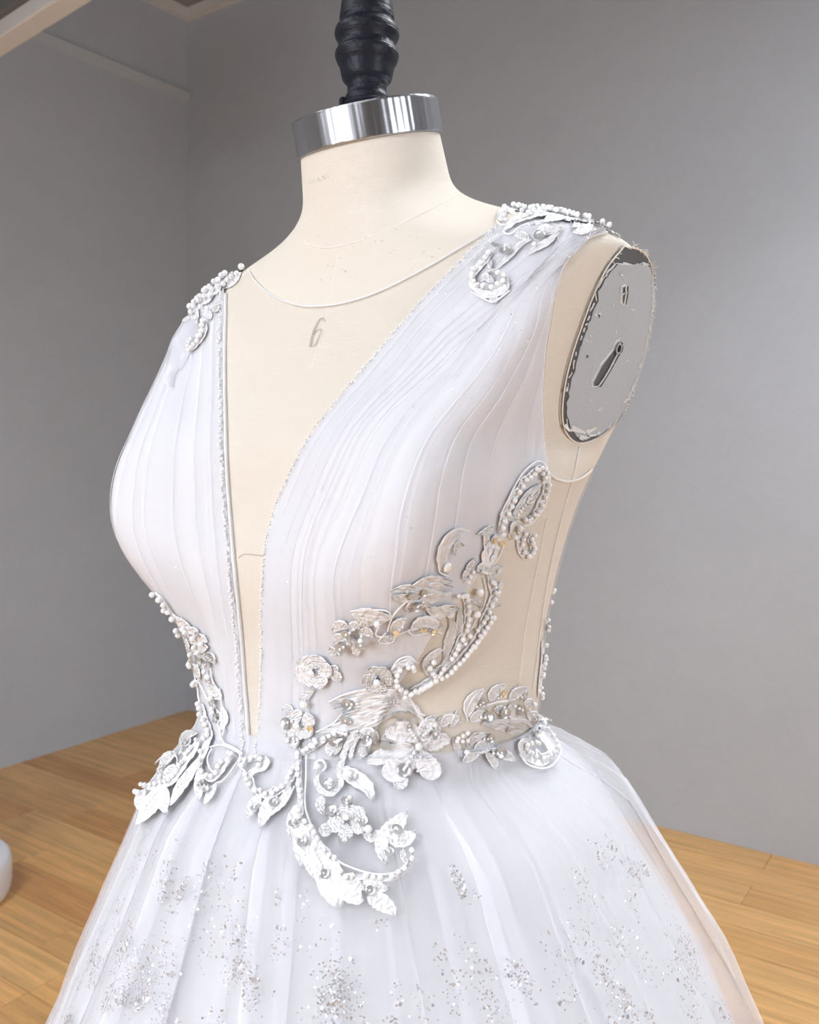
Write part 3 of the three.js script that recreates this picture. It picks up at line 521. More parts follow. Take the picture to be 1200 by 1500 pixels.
  sequin(x, y, rpx = 8, dir = null, o = {}) {                   // cupped disc, tilted a little, with seed beads stitched over it
    const a = this.at(x, y, .0020), r = rpx * sizeAt(a.p), tilt = V3(lr() - .5, lr() - .5, lr() - .5).multiplyScalar(.55), q = new THREE.Quaternion().setFromUnitVectors(V3(0, 1, 0), a.n.clone().add(tilt).normalize());
    this.kids.push(['sequin', sequinGeo, o.mat || L_.sequin, a.p.clone().addScaledVector(a.n, r * .25), r, q]);
    if (dir !== 0) { const [dx, dy] = dir || [.4 * rpx * (lr() > .5 ? 1 : -1), .5 * rpx]; for (const t of [.1, .9, 1.7]) { const b = this.at(x + dx * t, y + dy * t, .0014), rb = rpx * .27 * sizeAt(b.p); this.kids.push(['seed_bead', seedGeo, L_.bead, b.p.addScaledVector(b.n, rb + (t < 1 ? r * .3 : 0)), rb, null]); } }
    return this;
  }
  gem(x, y, rpx) { const a = this.at(x, y, .0012), r = rpx * sizeAt(a.p); this.kids.push(['crystal', gemGeo, L_.gem, a.p, r, new THREE.Quaternion().setFromUnitVectors(V3(0, 1, 0), a.n)]); return this; }
  flower(x, y, R, angles, o = {}) {
    const { wide = .95, center = 5, sq = 1, seqs = 0 } = o;
    angles.forEach((deg, k) => { const a = deg * Math.PI / 180, ux = Math.cos(a) * sq, uy = Math.sin(a), rr = R * (.92 + .16 * lr()); this.leaf([[x + ux * R * .12, y + uy * R * .12], [x + ux * rr * .6, y + uy * rr * .6], [x + ux * rr, y + uy * rr]], R * wide * (.9 + .2 * lr()), { name: 'petal', pow: .55, head: .6, rag: .07, bulge: .0010, ribs: .7, curl: .0012, mat: o.mat || L_.lace, off: .0003 + .0003 * (k % 2) }); if (seqs && k % 2 === seqs - 1) this.sequin(x + ux * R * .68, y + uy * R * .68, R * .27, [-ux * R * .16, -uy * R * .16]); });
    if (center) this.pearl(x, y, center, .0016); return this;
  }
  done() {
    const part = new THREE.Group(); part.name = numbered('lace_applique'); scene.add(part); inGown(part); part.updateMatrixWorld(true); if (this.label) part.userData.label = this.label;
    const many = {};
    for (const [name, geo, mat, p, r, q] of this.kids) {
      counts[name] = (counts[name] || 0) + 1;
      if (p && counts[name] > 300) { const g = geo.clone().scale(r, r, r); if (q) g.applyQuaternion(q); g.translate(p.x, p.y, p.z); g.applyMatrix4(part.matrixWorld.clone().invert()); (many[name] ||= [mat, []])[1].push(g); continue; }
      const m = mesh(name, geo, mat, scene); if (p) { m.position.copy(p); m.scale.setScalar(r); if (q) m.quaternion.copy(q); } part.attach(m);
    }
    for (const [name, [mat, gs]] of Object.entries(many)) tag(mesh(name + 's_beyond', mergeGeometries(gs), mat, part), null, null, null, 'stuff');
    return part;
  }
}
gown.updateMatrixWorld(true);
// lower spray on the skirt: pearl trail, leaves, two flowers
{
  const L = new Lace('lace spray with pearl trail hanging on the skirt');
  const trail = c7([[205, 60], [205, 148], [203, 203], [200, 250], [200, 373], [208, 465], [200, 565], [200, 612], [245, 645], [290, 683], [332, 770], [385, 855], [440, 900], [502, 1000], [540, 1040], [600, 1035], [685, 1035], [783, 1050], [870, 1040], [962, 985], [1012, 920]]);
  L.ribbon(trail, 8.5).cord(c7([[255, 130], [250, 300], [240, 480], [262, 600], [350, 770], [470, 910], [600, 975], [760, 1015], [900, 1000], [985, 930]]), 1.3);
  L.pearls(c7([[205, 110], [205, 148], [203, 203], [200, 250], [197, 297], [200, 373], [205, 420], [210, 465], [200, 565], [198, 610], [245, 645], [290, 683], [312, 728], [332, 770], [385, 855], [418, 892], [458, 910], [502, 1003], [538, 1045], [587, 1033], [685, 1033], [732, 1047], [783, 1050], [870, 1040], [915, 1010], [962, 985], [1015, 920], [1010, 860]]), 0, 3.9);
  const lf = (a, w, o) => L.leaf(c7(a), w, { ribs: 1, pow: .7, head: .4, ...o });
  lf([[215, 500], [165, 600], [145, 690], [150, 775]], 20); lf([[235, 640], [215, 740], [215, 860], [222, 970]], 25); lf([[300, 720], [290, 860], [340, 960], [350, 1050]], 30);
  lf([[340, 800], [385, 960], [420, 1130], [480, 1255]], 36); lf([[430, 900], [440, 1050], [490, 1180], [515, 1250]], 24); lf([[500, 1020], [560, 1110], [620, 1180], [670, 1200]], 38); lf([[660, 1060], [700, 1090], [800, 1110], [850, 1100]], 20);
  lf([[690, 1170], [760, 1190], [850, 1250], [915, 1305]], 26); lf([[250, 870], [290, 960], [330, 1030], [360, 1050]], 18);
  L.sequin(...c7([[155, 655]])[0], 6).sequin(...c7([[228, 795]])[0], 7.5, [0, -6]).sequin(...c7([[385, 1020]])[0], 6, [-3, -5]).sequin(...c7([[715, 1130]])[0], 6.5, [-6, -2]).beads(c7([[310, 850], [360, 960]]), 5).beads(c7([[580, 1050], [670, 1120]]), 5);
  L.flower(...c7([[545, 630]])[0], 29, [-88, -155, 160, 95, 25, -30], { center: 5, wide: .82 });
  L.sequin(...c7([[550, 492]])[0], 8.5, [-.5, 6]).sequin(...c7([[432, 572]])[0], 8.5, [6, 2.5]).sequin(...c7([[665, 645]])[0], 7, [-6, -1]).sequin(...c7([[522, 790]])[0], 7, [.5, -6]);
  lf([[410, 650], [370, 690], [390, 720], [440, 700]], 12, { name: 'petal' }); lf([[380, 450], [350, 510], [390, 590]], 14, { name: 'petal' });
  L.pearl(...c7([[700, 710]])[0], 6).leaf(c7([[660, 690], [720, 760], [750, 740]]), 12, { name: 'petal' });
  lf([[740, 700], [790, 760], [800, 860], [840, 945]], 20, { name: 'petal' }); lf([[780, 750], [880, 680], [950, 600], [985, 555]], 26, { name: 'petal' }); lf([[850, 740], [930, 760], [1000, 740], [1045, 700]], 26, { name: 'petal' }); lf([[930, 760], [950, 800], [960, 815]], 16, { name: 'petal' });
  L.sequin(...c7([[908, 708]])[0], 8, [-7, 2]).sequin(...c7([[852, 872]])[0], 7, [-3, -3]).leaf(c7([[940, 820], [960, 900], [990, 940]]), 9).ribbon(c7([[1010, 850], [1020, 900], [985, 960]]), 5);
  L.ribbon(c7([[500, 150], [490, 260], [500, 350], [430, 425], [360, 400], [325, 330], [345, 270]]), 9).sequin(...c7([[420, 368]])[0], 8, [4, 1]).pearl(...c7([[345, 222]])[0], 5.5).cord(c7([[310, 240], [325, 185], [370, 165], [395, 215], [370, 255]]), 1.8);
  lf([[500, 220], [600, 300], [690, 370], [735, 485]], 25); L.gem(...c7([[560, 285]])[0], 9).sequin(...c7([[590, 300]])[0], 5, 0);
  // branch towards the front of the waist
  L.ribbon(c7([[195, 220], [140, 290], [80, 390], [0, 445]]), 7).pearls(c7([[170, 238], [148, 280], [125, 318], [80, 388], [45, 412], [10, 440]]), 0, 3.8);
  L.cord(c7([[165, 370], [110, 480], [0, 580]]), 1.4);
  L.done();
}
// scroll under the point of the V
{
  const L = new Lace('small lace scroll under the point of the neckline');
  L.ribbon(cw([[780, 395], [800, 350], [860, 335], [920, 350], [920, 395], [880, 410], [830, 440], [805, 480], [830, 535], [890, 575], [950, 595], [1010, 565], [1060, 530], [1110, 460], [1150, 400]]), 9);
  L.pearls(cw([[785, 395], [803, 355], [845, 345], [880, 332], [905, 345], [893, 393], [803, 458], [806, 497], [828, 530], [866, 572], [900, 570], [930, 592], [977, 588], [1012, 563], [1045, 543], [1085, 480], [1107, 442]]), 0, 3.9);
  L.cord(cw([[770, 330], [750, 380], [790, 425], [840, 470], [860, 540], [920, 570], [990, 530]]), 1.3).cord(cw([[930, 320], [955, 360], [930, 410]]), 1.3);
  L.leaf(cw([[890, 590], [850, 650], [795, 745]]), 17, { ribs: 1, head: .4 }).leaf(cw([[960, 600], [930, 690], [900, 770], [890, 815]]), 20, { ribs: 1, head: .4 }).leaf(cw([[1100, 500], [1060, 600], [980, 690], [930, 740]]), 14, { ribs: 1 });
  L.gem(...cw([[858, 670]])[0], 5).sequin(...cw([[860, 690]])[0], 5.5, [2, -4]).sequin(...cw([[985, 655]])[0], 6, [3, -5]);
  L.done();
}
// far waist: drop loop, and long spray running down over the far hip
{
  const L = new Lace('pearl loop and leaf spray over the far hip', LIFT, 560);
  L.ribbon(cw([[545, 140], [540, 230], [500, 330], [480, 400], [510, 450], [570, 480], [620, 430], [660, 375], [710, 320]]), 9);
  L.pearls(cw([[535, 65], [545, 100], [560, 140], [555, 180], [530, 210], [510, 300], [497, 365], [495, 400], [510, 445], [545, 470], [573, 478], [603, 452], [620, 410], [645, 375], [690, 360], [697, 310], [712, 318], [690, 375]]), 0, 3.8);
  L.cord(cw([[570, 270], [540, 340], [555, 410], [590, 440]]), 1.4).cord(cw([[560, 260], [640, 245], [720, 280], [760, 320], [700, 420], [640, 490], [590, 510]]), 1.4).cord(cw([[620, 60], [630, 150], [650, 225], [720, 260], [780, 310]]), 1.4);
  L.leaf(cw([[475, 420], [480, 500], [480, 560], [480, 625]]), 15, { ribs: 1 }).leaf(cw([[600, 510], [560, 570], [515, 650]]), 11, { ribs: 1 }).sequin(...cw([[497, 525]])[0], 5, [1, 4]).sequin(...cw([[540, 565]])[0], 5, [-2, -4]);
  L.ribbon(cw([[480, 215], [440, 290], [400, 340], [350, 420], [290, 495], [200, 530], [100, 525]]), 11);
  L.pearls(cw([[480, 220], [445, 275], [425, 300], [405, 325], [380, 380], [360, 400], [345, 430], [318, 470], [290, 498], [265, 505], [235, 510], [200, 522], [165, 530], [135, 530], [108, 525]]), 0, 3.4).pearls(cw([[80, 570], [95, 580]]), 0, 4.4);
  L.leaf(cw([[480, 340], [420, 440], [350, 540], [290, 660]]), 16, { ribs: 1 }).leaf(cw([[400, 430], [370, 510], [340, 590]]), 12, { mat: L_.silver, ribs: 1 });
  L.leaf(cw([[480, 160], [400, 180], [350, 260]]), 13, { mat: L_.silver }).leaf(cw([[430, 200], [400, 230], [360, 255]]), 10, { mat: L_.silver }).leaf(cw([[330, 300], [270, 330], [220, 400]]), 15).leaf(cw([[320, 380], [280, 440], [250, 500]]), 16).leaf(cw([[260, 350], [220, 420], [200, 480]]), 9, { mat: L_.silver });
  L.leaf(cw([[250, 540], [180, 620], [110, 720], [65, 780]]), 26, { ribs: 1, head: .4 }).leaf(cw([[270, 540], [240, 620], [250, 680], [275, 700]]), 20, { ribs: 1 }).leaf(cw([[120, 545], [80, 620], [90, 690]]), 14, { ribs: 1 }).leaf(cw([[200, 560], [150, 640], [120, 700]]), 14, { mat: L_.silver, ribs: 1 });
  L.sequin(...cw([[255, 408]])[0], 5).sequin(...cw([[400, 240]])[0], 5).sequin(...cw([[380, 310]])[0], 5).pearl(...cw([[305, 320]])[0], 3.4).cord(cw([[180, 380], [250, 320], [330, 330], [320, 420], [250, 470]]), 1.1);
  L.done();
}
// far side: pearls on the silhouette, sequinned clusters down to the waist
{
  const L = new Lace('sequinned lace trail down the far side', LIFT, 560);
  L.pearls(cL([[68, 148], [125, 195], [162, 240], [172, 285], [200, 305], [245, 362], [285, 470], [300, 505]]), 0, 4.3).cord(cL([[70, 150], [130, 205], [200, 310], [260, 380], [300, 500], [345, 600], [370, 740], [400, 900], [440, 1020], [470, 1150]]), 1.6);
  L.leaf(cL([[250, 360], [310, 420], [390, 470]]), 11).leaf(cL([[350, 460], [420, 500], [455, 530]]), 12).leaf(cL([[340, 560], [350, 640], [360, 720]]), 9).leaf(cL([[380, 600], [450, 560], [530, 590]]), 16).leaf(cL([[390, 700], [450, 650], [540, 640]]), 18).leaf(cL([[470, 780], [540, 720], [600, 780]]), 14, { mat: L_.silver });
  for (const [x, y, r] of [[385, 545, 5.5], [410, 735, 6], [487, 760, 6], [555, 710, 6], [545, 780, 5.5], [590, 1120, 6], [625, 1270, 6], [455, 515, 4], [550, 915, 5]]) L.sequin(...cL([[x, y]])[0], r);
  L.pearls(cL([[340, 465], [355, 490], [430, 545], [440, 630], [470, 680], [500, 600], [400, 690], [530, 850], [560, 900], [350, 780], [355, 800], [405, 955], [415, 965], [435, 1070], [440, 1110], [590, 1090], [600, 1190], [605, 1220]]), 0, 4);
  L.gem(...cL([[345, 785]])[0], 6).gem(...cL([[405, 955]])[0], 6).gem(...cL([[440, 1080]])[0], 6);
  L.leaf(cL([[380, 760], [420, 830], [465, 900]]), 13).leaf(cL([[390, 780], [440, 860], [465, 930]]), 9, { mat: L_.silver }).leaf(cL([[540, 980], [600, 1040], [640, 1000]]), 14).leaf(cL([[560, 920], [580, 980], [620, 1000]]), 9, { mat: L_.silver }).leaf(cL([[560, 1100], [600, 1060], [660, 1100]]), 15).leaf(cL([[600, 1180], [620, 1260], [610, 1320]]), 12, { mat: L_.silver }).leaf(cL([[660, 1160], [680, 1280], [650, 1380]]), 12);
  L.ribbon(cL([[480, 1140], [500, 1240], [530, 1330], [550, 1420], [540, 1480]]), 8).pearls(cL([[480, 1145], [495, 1180], [497, 1240], [515, 1290], [540, 1330], [552, 1385], [550, 1430]]), 0, 4);
  L.cord(cL([[450, 930], [530, 1090], [600, 1250], [630, 1350], [640, 1480]]), 1.2).cord(cL([[560, 820], [580, 940], [640, 1040], [660, 1150], [690, 1290], [660, 1420]]), 1.4);
  L.done();
}
// near side scroll below the arm: pearl loop, spiral, two pearl columns, heart-shaped curls
{
  const L = new Lace('pearl scroll lace climbing the near side to the armhole');
  const loop = [[640, 600], [640, 550], [655, 505], [685, 450], [708, 400], [725, 355], [765, 295], [790, 258], [812, 208], [848, 190], [875, 170], [905, 140], [930, 125], [950, 135], [970, 165], [975, 195], [990, 250], [985, 290], [965, 335], [940, 395], [925, 435], [900, 465], [845, 505], [820, 498]];
  L.ribbon(c4(loop), 9, { rag: .12 }).pearls(c4(loop), 0, 3.9).pearls(c4([[935, 165], [955, 190], [890, 135], [915, 440], [885, 460], [860, 490]]), 0, 3.5);
  L.cord(c4([[640, 470], [690, 370], [740, 270], [800, 170], [860, 110], [910, 80], [960, 95], [1000, 160]]), 1.4).cord(c4([[1005, 170], [1015, 250], [990, 370], [950, 450], [880, 530], [820, 545]]), 1.3);
  L.leaf(c4([[730, 470], [800, 380], [870, 300], [950, 230]]), 11, { mat: L_.silver, ribs: 1 }).leaf(c4([[770, 420], [820, 340], [900, 250]]), 8, { mat: L_.silver, ribs: 1 }).leaf(c4([[830, 440], [880, 370], [940, 300]]), 6, { mat: L_.silver }).beads(c4([[760, 460], [830, 370], [860, 320]]), 7, 2.4).gem(...c4([[845, 345]])[0], 4);
  // spiral
  L.ribbon(c4([[770, 560], [805, 600], [795, 650], [795, 710], [830, 770], [880, 750], [890, 690], [870, 650], [885, 615]]), 8).pearls(c4([[820, 600], [805, 640], [800, 680], [815, 735], [845, 765], [875, 740], [885, 710], [875, 670], [868, 640], [888, 615]]), 0, 3.8).pearl(...c4([[778, 560]])[0], 5).pearl(...c4([[742, 622]])[0], 4.4);
  L.leaf(c4([[725, 600], [740, 540], [790, 500]]), 9).leaf(c4([[640, 480], [700, 480], [760, 510]]), 9, { mat: L_.silver }).cord(c4([[720, 640], [720, 560], [760, 510], [800, 520]]), 1.2);
  // crystal leaf
  L.leaf(c4([[560, 855], [565, 770], [600, 680], [610, 600]]), 25, { ribs: .5, head: .4 }).gem(...c4([[585, 770]])[0], 7).gem(...c4([[600, 725]])[0], 5).gem(...c4([[560, 715]])[0], 5).sequin(...c4([[588, 643]])[0], 4.8, 0, { mat: L_.amber }).sequin(...c4([[640, 665]])[0], 4.8, 0, { mat: L_.amber }).cord(c4([[520, 610], [530, 720], [570, 855], [640, 780], [680, 680]]), 1.3);
  L.leaf(c4([[470, 605], [520, 590], [590, 540]]), 9, { mat: L_.silver }).leaf(c4([[545, 700], [540, 620], [500, 590]]), 7, { mat: L_.silver });
  // hooked leaf at the left
  L.leaf(c4([[410, 575], [310, 600], [240, 690], [215, 800], [250, 890]]), 17, { mat: L_.silver, ribs: 1, pow: .5 }).leaf(c4([[375, 690], [330, 670], [300, 760]]), 7, { mat: L_.silver }).cord(c4([[415, 580], [320, 570], [230, 640], [195, 760], [200, 870], [260, 905]]), 1.3).gem(...c4([[245, 835]])[0], 8);
  L.leaf(c4([[380, 920], [420, 830], [470, 775]]), 8, { mat: L_.silver }).leaf(c4([[370, 930], [400, 890], [440, 850]]), 12).pearls(c4([[395, 940], [410, 905], [430, 870]]), 0, 3);
  L.leaf(c4([[470, 870], [520, 850], [580, 890]]), 17).beads(c4([[500, 870], [525, 880], [560, 890]]), 4, 3).leaf(c4([[580, 930], [620, 880], [670, 835]]), 14).gem(...c4([[635, 875]])[0], 4).leaf(c4([[600, 1030], [640, 990], [660, 960]]), 10).gem(...c4([[645, 985]])[0], 6);
  // columns
  const colR = [[590, 960], [605, 1030], [600, 1075], [580, 1120], [560, 1170], [540, 1210], [520, 1245], [495, 1340], [475, 1390], [445, 1420], [410, 1475]], colL = [[345, 1045], [380, 1040], [402, 1078], [410, 1120], [412, 1160], [415, 1215], [405, 1260], [400, 1300], [425, 1345], [370, 1362], [340, 1410], [320, 1475]];
  L.ribbon(c4([[560, 900], [600, 1030], [585, 1110], [540, 1210], [500, 1330], [430, 1440], [360, 1520]]), 9).ribbon(c4([[380, 1030], [410, 1120], [410, 1250], [370, 1360], [320, 1480], [280, 1560]]), 9);
  L.pearls(c4(colR), 0, 3.9).pearls(c4(colL), 0, 3.9).pearls(c4([[580, 950], [600, 985], [620, 1040], [625, 1025], [570, 1210], [515, 1310], [525, 1330], [485, 1380], [440, 1430], [325, 1040], [365, 1045], [385, 1395]]), 0, 3.5);
  L.pearl(...c4([[478, 1020]])[0], 6.4).pearl(...c4([[465, 1180]])[0], 5.6).leaf(c4([[590, 1130], [620, 1120], [650, 1135]]), 8).leaf(c4([[560, 1220], [580, 1205], [595, 1190]]), 9).leaf(c4([[420, 1110], [450, 1095], [500, 1110], [520, 1150]]), 8, { mat: L_.silver }).cord(c4([[530, 930], [550, 1010], [540, 1110], [490, 1210], [440, 1310]]), 1.2);
  // curls
  const inner = c8([[205, 240], [160, 262], [115, 300], [100, 345], [130, 378], [180, 372], [230, 330], [262, 270]]), sweep = c8([[545, 10], [480, 110], [440, 175], [380, 250], [330, 310], [290, 345], [240, 395], [165, 428], [110, 462], [40, 498], [-30, 540]]);
  L.ribbon(sweep, 12).ribbon(inner, 9).pearls(sweep, 22, 4.1).pearls(c8([[440, 90], [390, 130], [345, 150], [320, 190], [310, 215], [290, 250], [270, 285], [220, 350], [200, 380], [185, 400]]), 0, 3.8).pearls(c8([[150, 300], [125, 340], [145, 378], [160, 395]]), 0, 4.2).cord(c8([[215, 235], [190, 225], [130, 260], [88, 320], [110, 390], [140, 405]]), 1.4);
  const heart = [[1025, 635], [1015, 600], [985, 600], [930, 620], [910, 660], [905, 700], [910, 740], [935, 775], [970, 795], [1010, 810], [1055, 797], [1090, 775], [1130, 748], [1180, 712]];
  L.ribbon(c5([[1040, 620], [1000, 575], [930, 600], [885, 670], [895, 760], [960, 815], [1040, 820], [1130, 765], [1200, 710]]), 10).pearls(c5(heart), 0, 4.2).cord(c5([[1055, 600], [1000, 540], [920, 560], [865, 640]]), 1.4);
  L.leaf(c4([[250, 1530], [280, 1400], [310, 1280], [270, 1200]]), 15, { mat: L_.silver, ribs: 1 });
  L.done();
}
// leaves and flowers along the lower edge of the near bodice
{
  const L = new Lace('silvery leaf and flower lace along the near bodice edge');
  const S = { mat: L_.silver, ribs: 1 };
  L.leaf(c4([[290, 940], [150, 940], [50, 970], [-20, 1010]]), 16, S).leaf(c4([[300, 985], [180, 980], [60, 1020], [-40, 1040]]), 14, S).leaf(c4([[290, 1010], [180, 1050], [90, 1090], [-20, 1160]]), 15, S).leaf(c4([[95, 1125], [190, 1170], [280, 1150], [350, 1150]]), 19, S).leaf(c4([[350, 1140], [360, 1220], [340, 1350]]), 10, S);
  L.leaf(c4([[20, 1260], [100, 1230], [180, 1260], [240, 1290]]), 17).sequin(...c4([[80, 1275]])[0], 5, [6, 0], { mat: L_.amber }).sequin(...c4([[155, 1295]])[0], 5, [7, -2], { mat: L_.amber }).gem(...c4([[285, 1185]])[0], 7).sequin(...c4([[40, 1095]])[0], 7, [4, -2]).gem(...c4([[50, 1105]])[0], 5);
  L.cord(c4([[230, 1330], [150, 1310], [20, 1330], [-20, 1290]]), 1.3);
  L.leaf(c5([[860, 60], [960, 40], [1060, 60], [1180, 20]]), 14, S).leaf(c5([[870, 100], [980, 110], [1090, 70]]), 14, S).leaf(c5([[960, 190], [1020, 160], [1090, 140]]), 14).sequin(...c5([[1005, 78]])[0], 7, 0).sequin(...c5([[1030, 155]])[0], 7, [6, -3]).sequin(...c5([[1080, 60]])[0], 5, 0);
  L.leaf(c5([[580, 220], [680, 235], [780, 250], [855, 235]]), 24, S).leaf(c5([[600, 270], [690, 290], [740, 300]]), 14, S).pearl(...c5([[772, 272]])[0], 5).cord(c5([[585, 210], [700, 195], [830, 200], [860, 250], [790, 300], [760, 380], [830, 390]]), 1.2).cord(c5([[840, 350], [870, 250], [930, 170], [1000, 120], [1100, 90]]), 1.2).cord(c5([[830, 360], [780, 430], [870, 430], [900, 380], [1000, 340]]), 1.2);
  L.leaf(c5([[870, 370], [900, 310], [970, 255]]), 15).sequin(...c5([[897, 342]])[0], 5, [5, -4], { mat: L_.amber }).leaf(c5([[1000, 345], [1080, 290], [1190, 310]]), 18).sequin(...c5([[1080, 325]])[0], 5, [6, 0], { mat: L_.amber }).sequin(...c5([[1150, 345]])[0], 4.5, [5, 1], { mat: L_.amber }).leaf(c5([[770, 440], [820, 410], [890, 390]]), 10, S);
  L.leaf(c5([[455, 355], [510, 310], [570, 330]]), 15).leaf(c5([[560, 350], [610, 310], [650, 330]]), 13).sequin(...c5([[565, 358]])[0], 8, [6, -4]).sequin(...c5([[665, 432]])[0], 8.5, [0, -7]).sequin(...c5([[522, 468]])[0], 8.5, [6, -5]).leaf(c5([[470, 450], [500, 400], [560, 420]]), 13).leaf(c5([[590, 430], [620, 480], [622, 545]]), 13).leaf(c5([[640, 370], [690, 350], [740, 390]]), 13).leaf(c5([[540, 420], [590, 430], [640, 470]]), 12).leaf(c5([[440, 470], [460, 510], [480, 530]]), 12).pearl(...c5([[660, 400]])[0], 4);
  L.flower(...c5([[325, 650]])[0], 27, [-145, -75, -5, 62, 130, 165], { center: 4.6 }).leaf(c5([[430, 680], [480, 690], [495, 735]]), 15).leaf(c5([[430, 620], [470, 640], [490, 660]]), 13);
  L.leaf(c5([[270, 870], [280, 820], [320, 790]]), 10).pearl(...c5([[262, 895]])[0], 5.8).leaf(c5([[220, 870], [240, 850], [280, 860]]), 10);
  L.flower(...c5([[215, 1050]])[0], 25, [-120, -30, 45, 110, 175], { center: 5 }).sequin(...c5([[125, 1038]])[0], 8, [5, -2]).sequin(...c5([[190, 1175]])[0], 8, [-1, -6]).sequin(...c5([[300, 1070]])[0], 5, 0, { mat: L_.amber }).leaf(c5([[90, 950], [130, 930], [160, 970]]), 11).leaf(c5([[120, 1120], [150, 1170], [190, 1210]]), 14);
  L.flower(...c5([[775, 700]])[0], 21, [-120, -55, 0, 75, 125, 175], { center: 5.4, mat: L_.silver });
  L.done();
}
// waist spray: fanned leaves, big flower, trail to the near hip and its spiral
{
  const L = new Lace('large fanned leaf and flower lace on the near waist');
  const S = { mat: L_.silver, ribs: 1, pow: .6 };
  L.leaf(c5([[1050, 960], [970, 850], [850, 800], [720, 810], [580, 840], [425, 885]]), 17, S).leaf(c5([[1040, 970], [930, 880], [800, 860], [650, 890], [460, 930]]), 14, { ...S, mat: L_.lace }).leaf(c5([[1000, 940], [850, 900], [700, 950], [560, 980], [480, 1010]]), 17, S).leaf(c5([[980, 950], [850, 930], [700, 1010], [550, 1050], [340, 1105]]), 18, { ...S, mat: L_.lace }).leaf(c5([[960, 960], [860, 970], [760, 1020], [640, 1080], [560, 1100]]), 12, S);
  L.ribbon(c5([[1110, 1090], [1080, 1000], [1020, 900], [900, 830], [760, 790]]), 8).cord(c5([[425, 880], [560, 815], [760, 780], [900, 795], [1010, 870], [1060, 960], [1110, 980]]), 1.6).cord(c5([[330, 1105], [450, 1040], [520, 960]]), 1.3);
  for (const [x, y, r, d] of [[562, 882, 7.5, [8, 0]], [550, 1005, 7, [8, 2]], [703, 1152, 7.5, [1, -6]], [470, 1165, 7, [6, -2]], [955, 1385, 9, [3, -7]], [940, 970, 8, 0], [830, 1190, 8, 0], [1000, 1050, 5, [-5, -4]], [860, 870, 5, [6, 1]]]) L.sequin(...c5([[x, y]])[0], r, d);
  L.pearls(c5([[470, 1105], [435, 1125], [395, 1145], [340, 1175], [305, 1200], [275, 1225], [245, 1245], [205, 1260], [330, 1155], [320, 1205]]), 0, 4).ribbon(c5([[560, 1100], [470, 1120], [380, 1165], [290, 1230], [205, 1280]]), 9).beads(c5([[480, 1090], [550, 1110]]), 4, 3);
  // stems and buds
  L.ribbon(c5([[640, 1060], [590, 1130], [540, 1230], [510, 1330], [480, 1420]]), 9).ribbon(c5([[650, 1110], [600, 1190], [570, 1310]]), 7).leaf(c5([[480, 1160], [430, 1220], [430, 1290]]), 15).leaf(c5([[520, 1180], [480, 1230], [460, 1280]]), 10).leaf(c5([[640, 1140], [700, 1110], [770, 1190]]), 21).leaf(c5([[680, 1200], [660, 1250], [700, 1280]]), 12).pearls(c5([[490, 1170], [505, 1155]]), 0, 3);
  // big flower
  L.leaf(c5([[1060, 1170], [990, 1110], [880, 1100], [850, 1060]]), 33, { name: 'petal', pow: .5, ribs: .6, curl: .001 }).leaf(c5([[1080, 1170], [1120, 1090], [1180, 1010]]), 26, { name: 'petal', pow: .5, ribs: .6, curl: .001 }).leaf(c5([[1090, 1190], [1160, 1190], [1230, 1160], [1290, 1170]]), 24, { name: 'petal', pow: .5, ribs: .6, curl: .001 }).leaf(c5([[1030, 1210], [920, 1240], [790, 1290], [685, 1325]]), 26, { name: 'petal', pow: .5, ribs: .6 }).leaf(c5([[1050, 1230], [980, 1300], [900, 1390], [800, 1430]]), 40, { name: 'petal', pow: .5, head: .6, ribs: .6, curl: .001 }).leaf(c5([[1090, 1230], [1110, 1310], [1140, 1400], [1120, 1470]]), 36, { name: 'petal', pow: .5, head: .6, ribs: .6, curl: .001 }).leaf(c5([[910, 1420], [930, 1480], [900, 1540]]), 24, { name: 'petal', ribs: .6 }).leaf(c5([[1060, 1230], [1030, 1320], [1020, 1400]]), 14, { name: 'petal', ribs: .6 });
  L.pearl(...c5([[1060, 1190]])[0], 5.6, .0018).beads(c5([[1030, 1250], [960, 1370]]), 5, 3).beads(c5([[1000, 1080], [1040, 1140]]), 4, 2.6).beads(c5([[1100, 1120], [1150, 1070]]), 4, 2.6);
  L.leaf(c5([[790, 1190], [850, 1140], [900, 1190]]), 14, { mat: L_.silver });
  // trail along the waist to the near hip
  L.leaf(c8([[90, 820], [110, 740], [180, 680]]), 16).leaf(c8([[90, 830], [170, 770], [215, 690]]), 15, S).gem(...c8([[180, 795]])[0], 6).sequin(...c8([[165, 800]])[0], 6, 0).leaf(c8([[210, 760], [260, 700], [350, 720]]), 16).leaf(c8([[270, 760], [310, 700], [318, 640]]), 9).leaf(c8([[220, 860], [190, 830], [120, 900]]), 14).beads(c8([[380, 790], [300, 840], [380, 840]]), 6, 3.4).leaf(c8([[340, 960], [320, 900], [290, 830]]), 10);
  L.leaf(c8([[385, 700], [400, 610], [450, 540], [495, 500]]), 19).sequin(...c8([[480, 580]])[0], 6.5, [-5, 4]).leaf(c8([[540, 590], [560, 530], [640, 465]]), 16).sequin(...c8([[615, 525]])[0], 5, [-4, 4], { mat: L_.amber }).leaf(c8([[665, 580], [710, 530], [785, 490]]), 15).sequin(...c8([[755, 545]])[0], 6, [-6, 1]).leaf(c8([[780, 620], [790, 590], [840, 600]]), 12).pearl(...c8([[815, 600]])[0], 3.5);
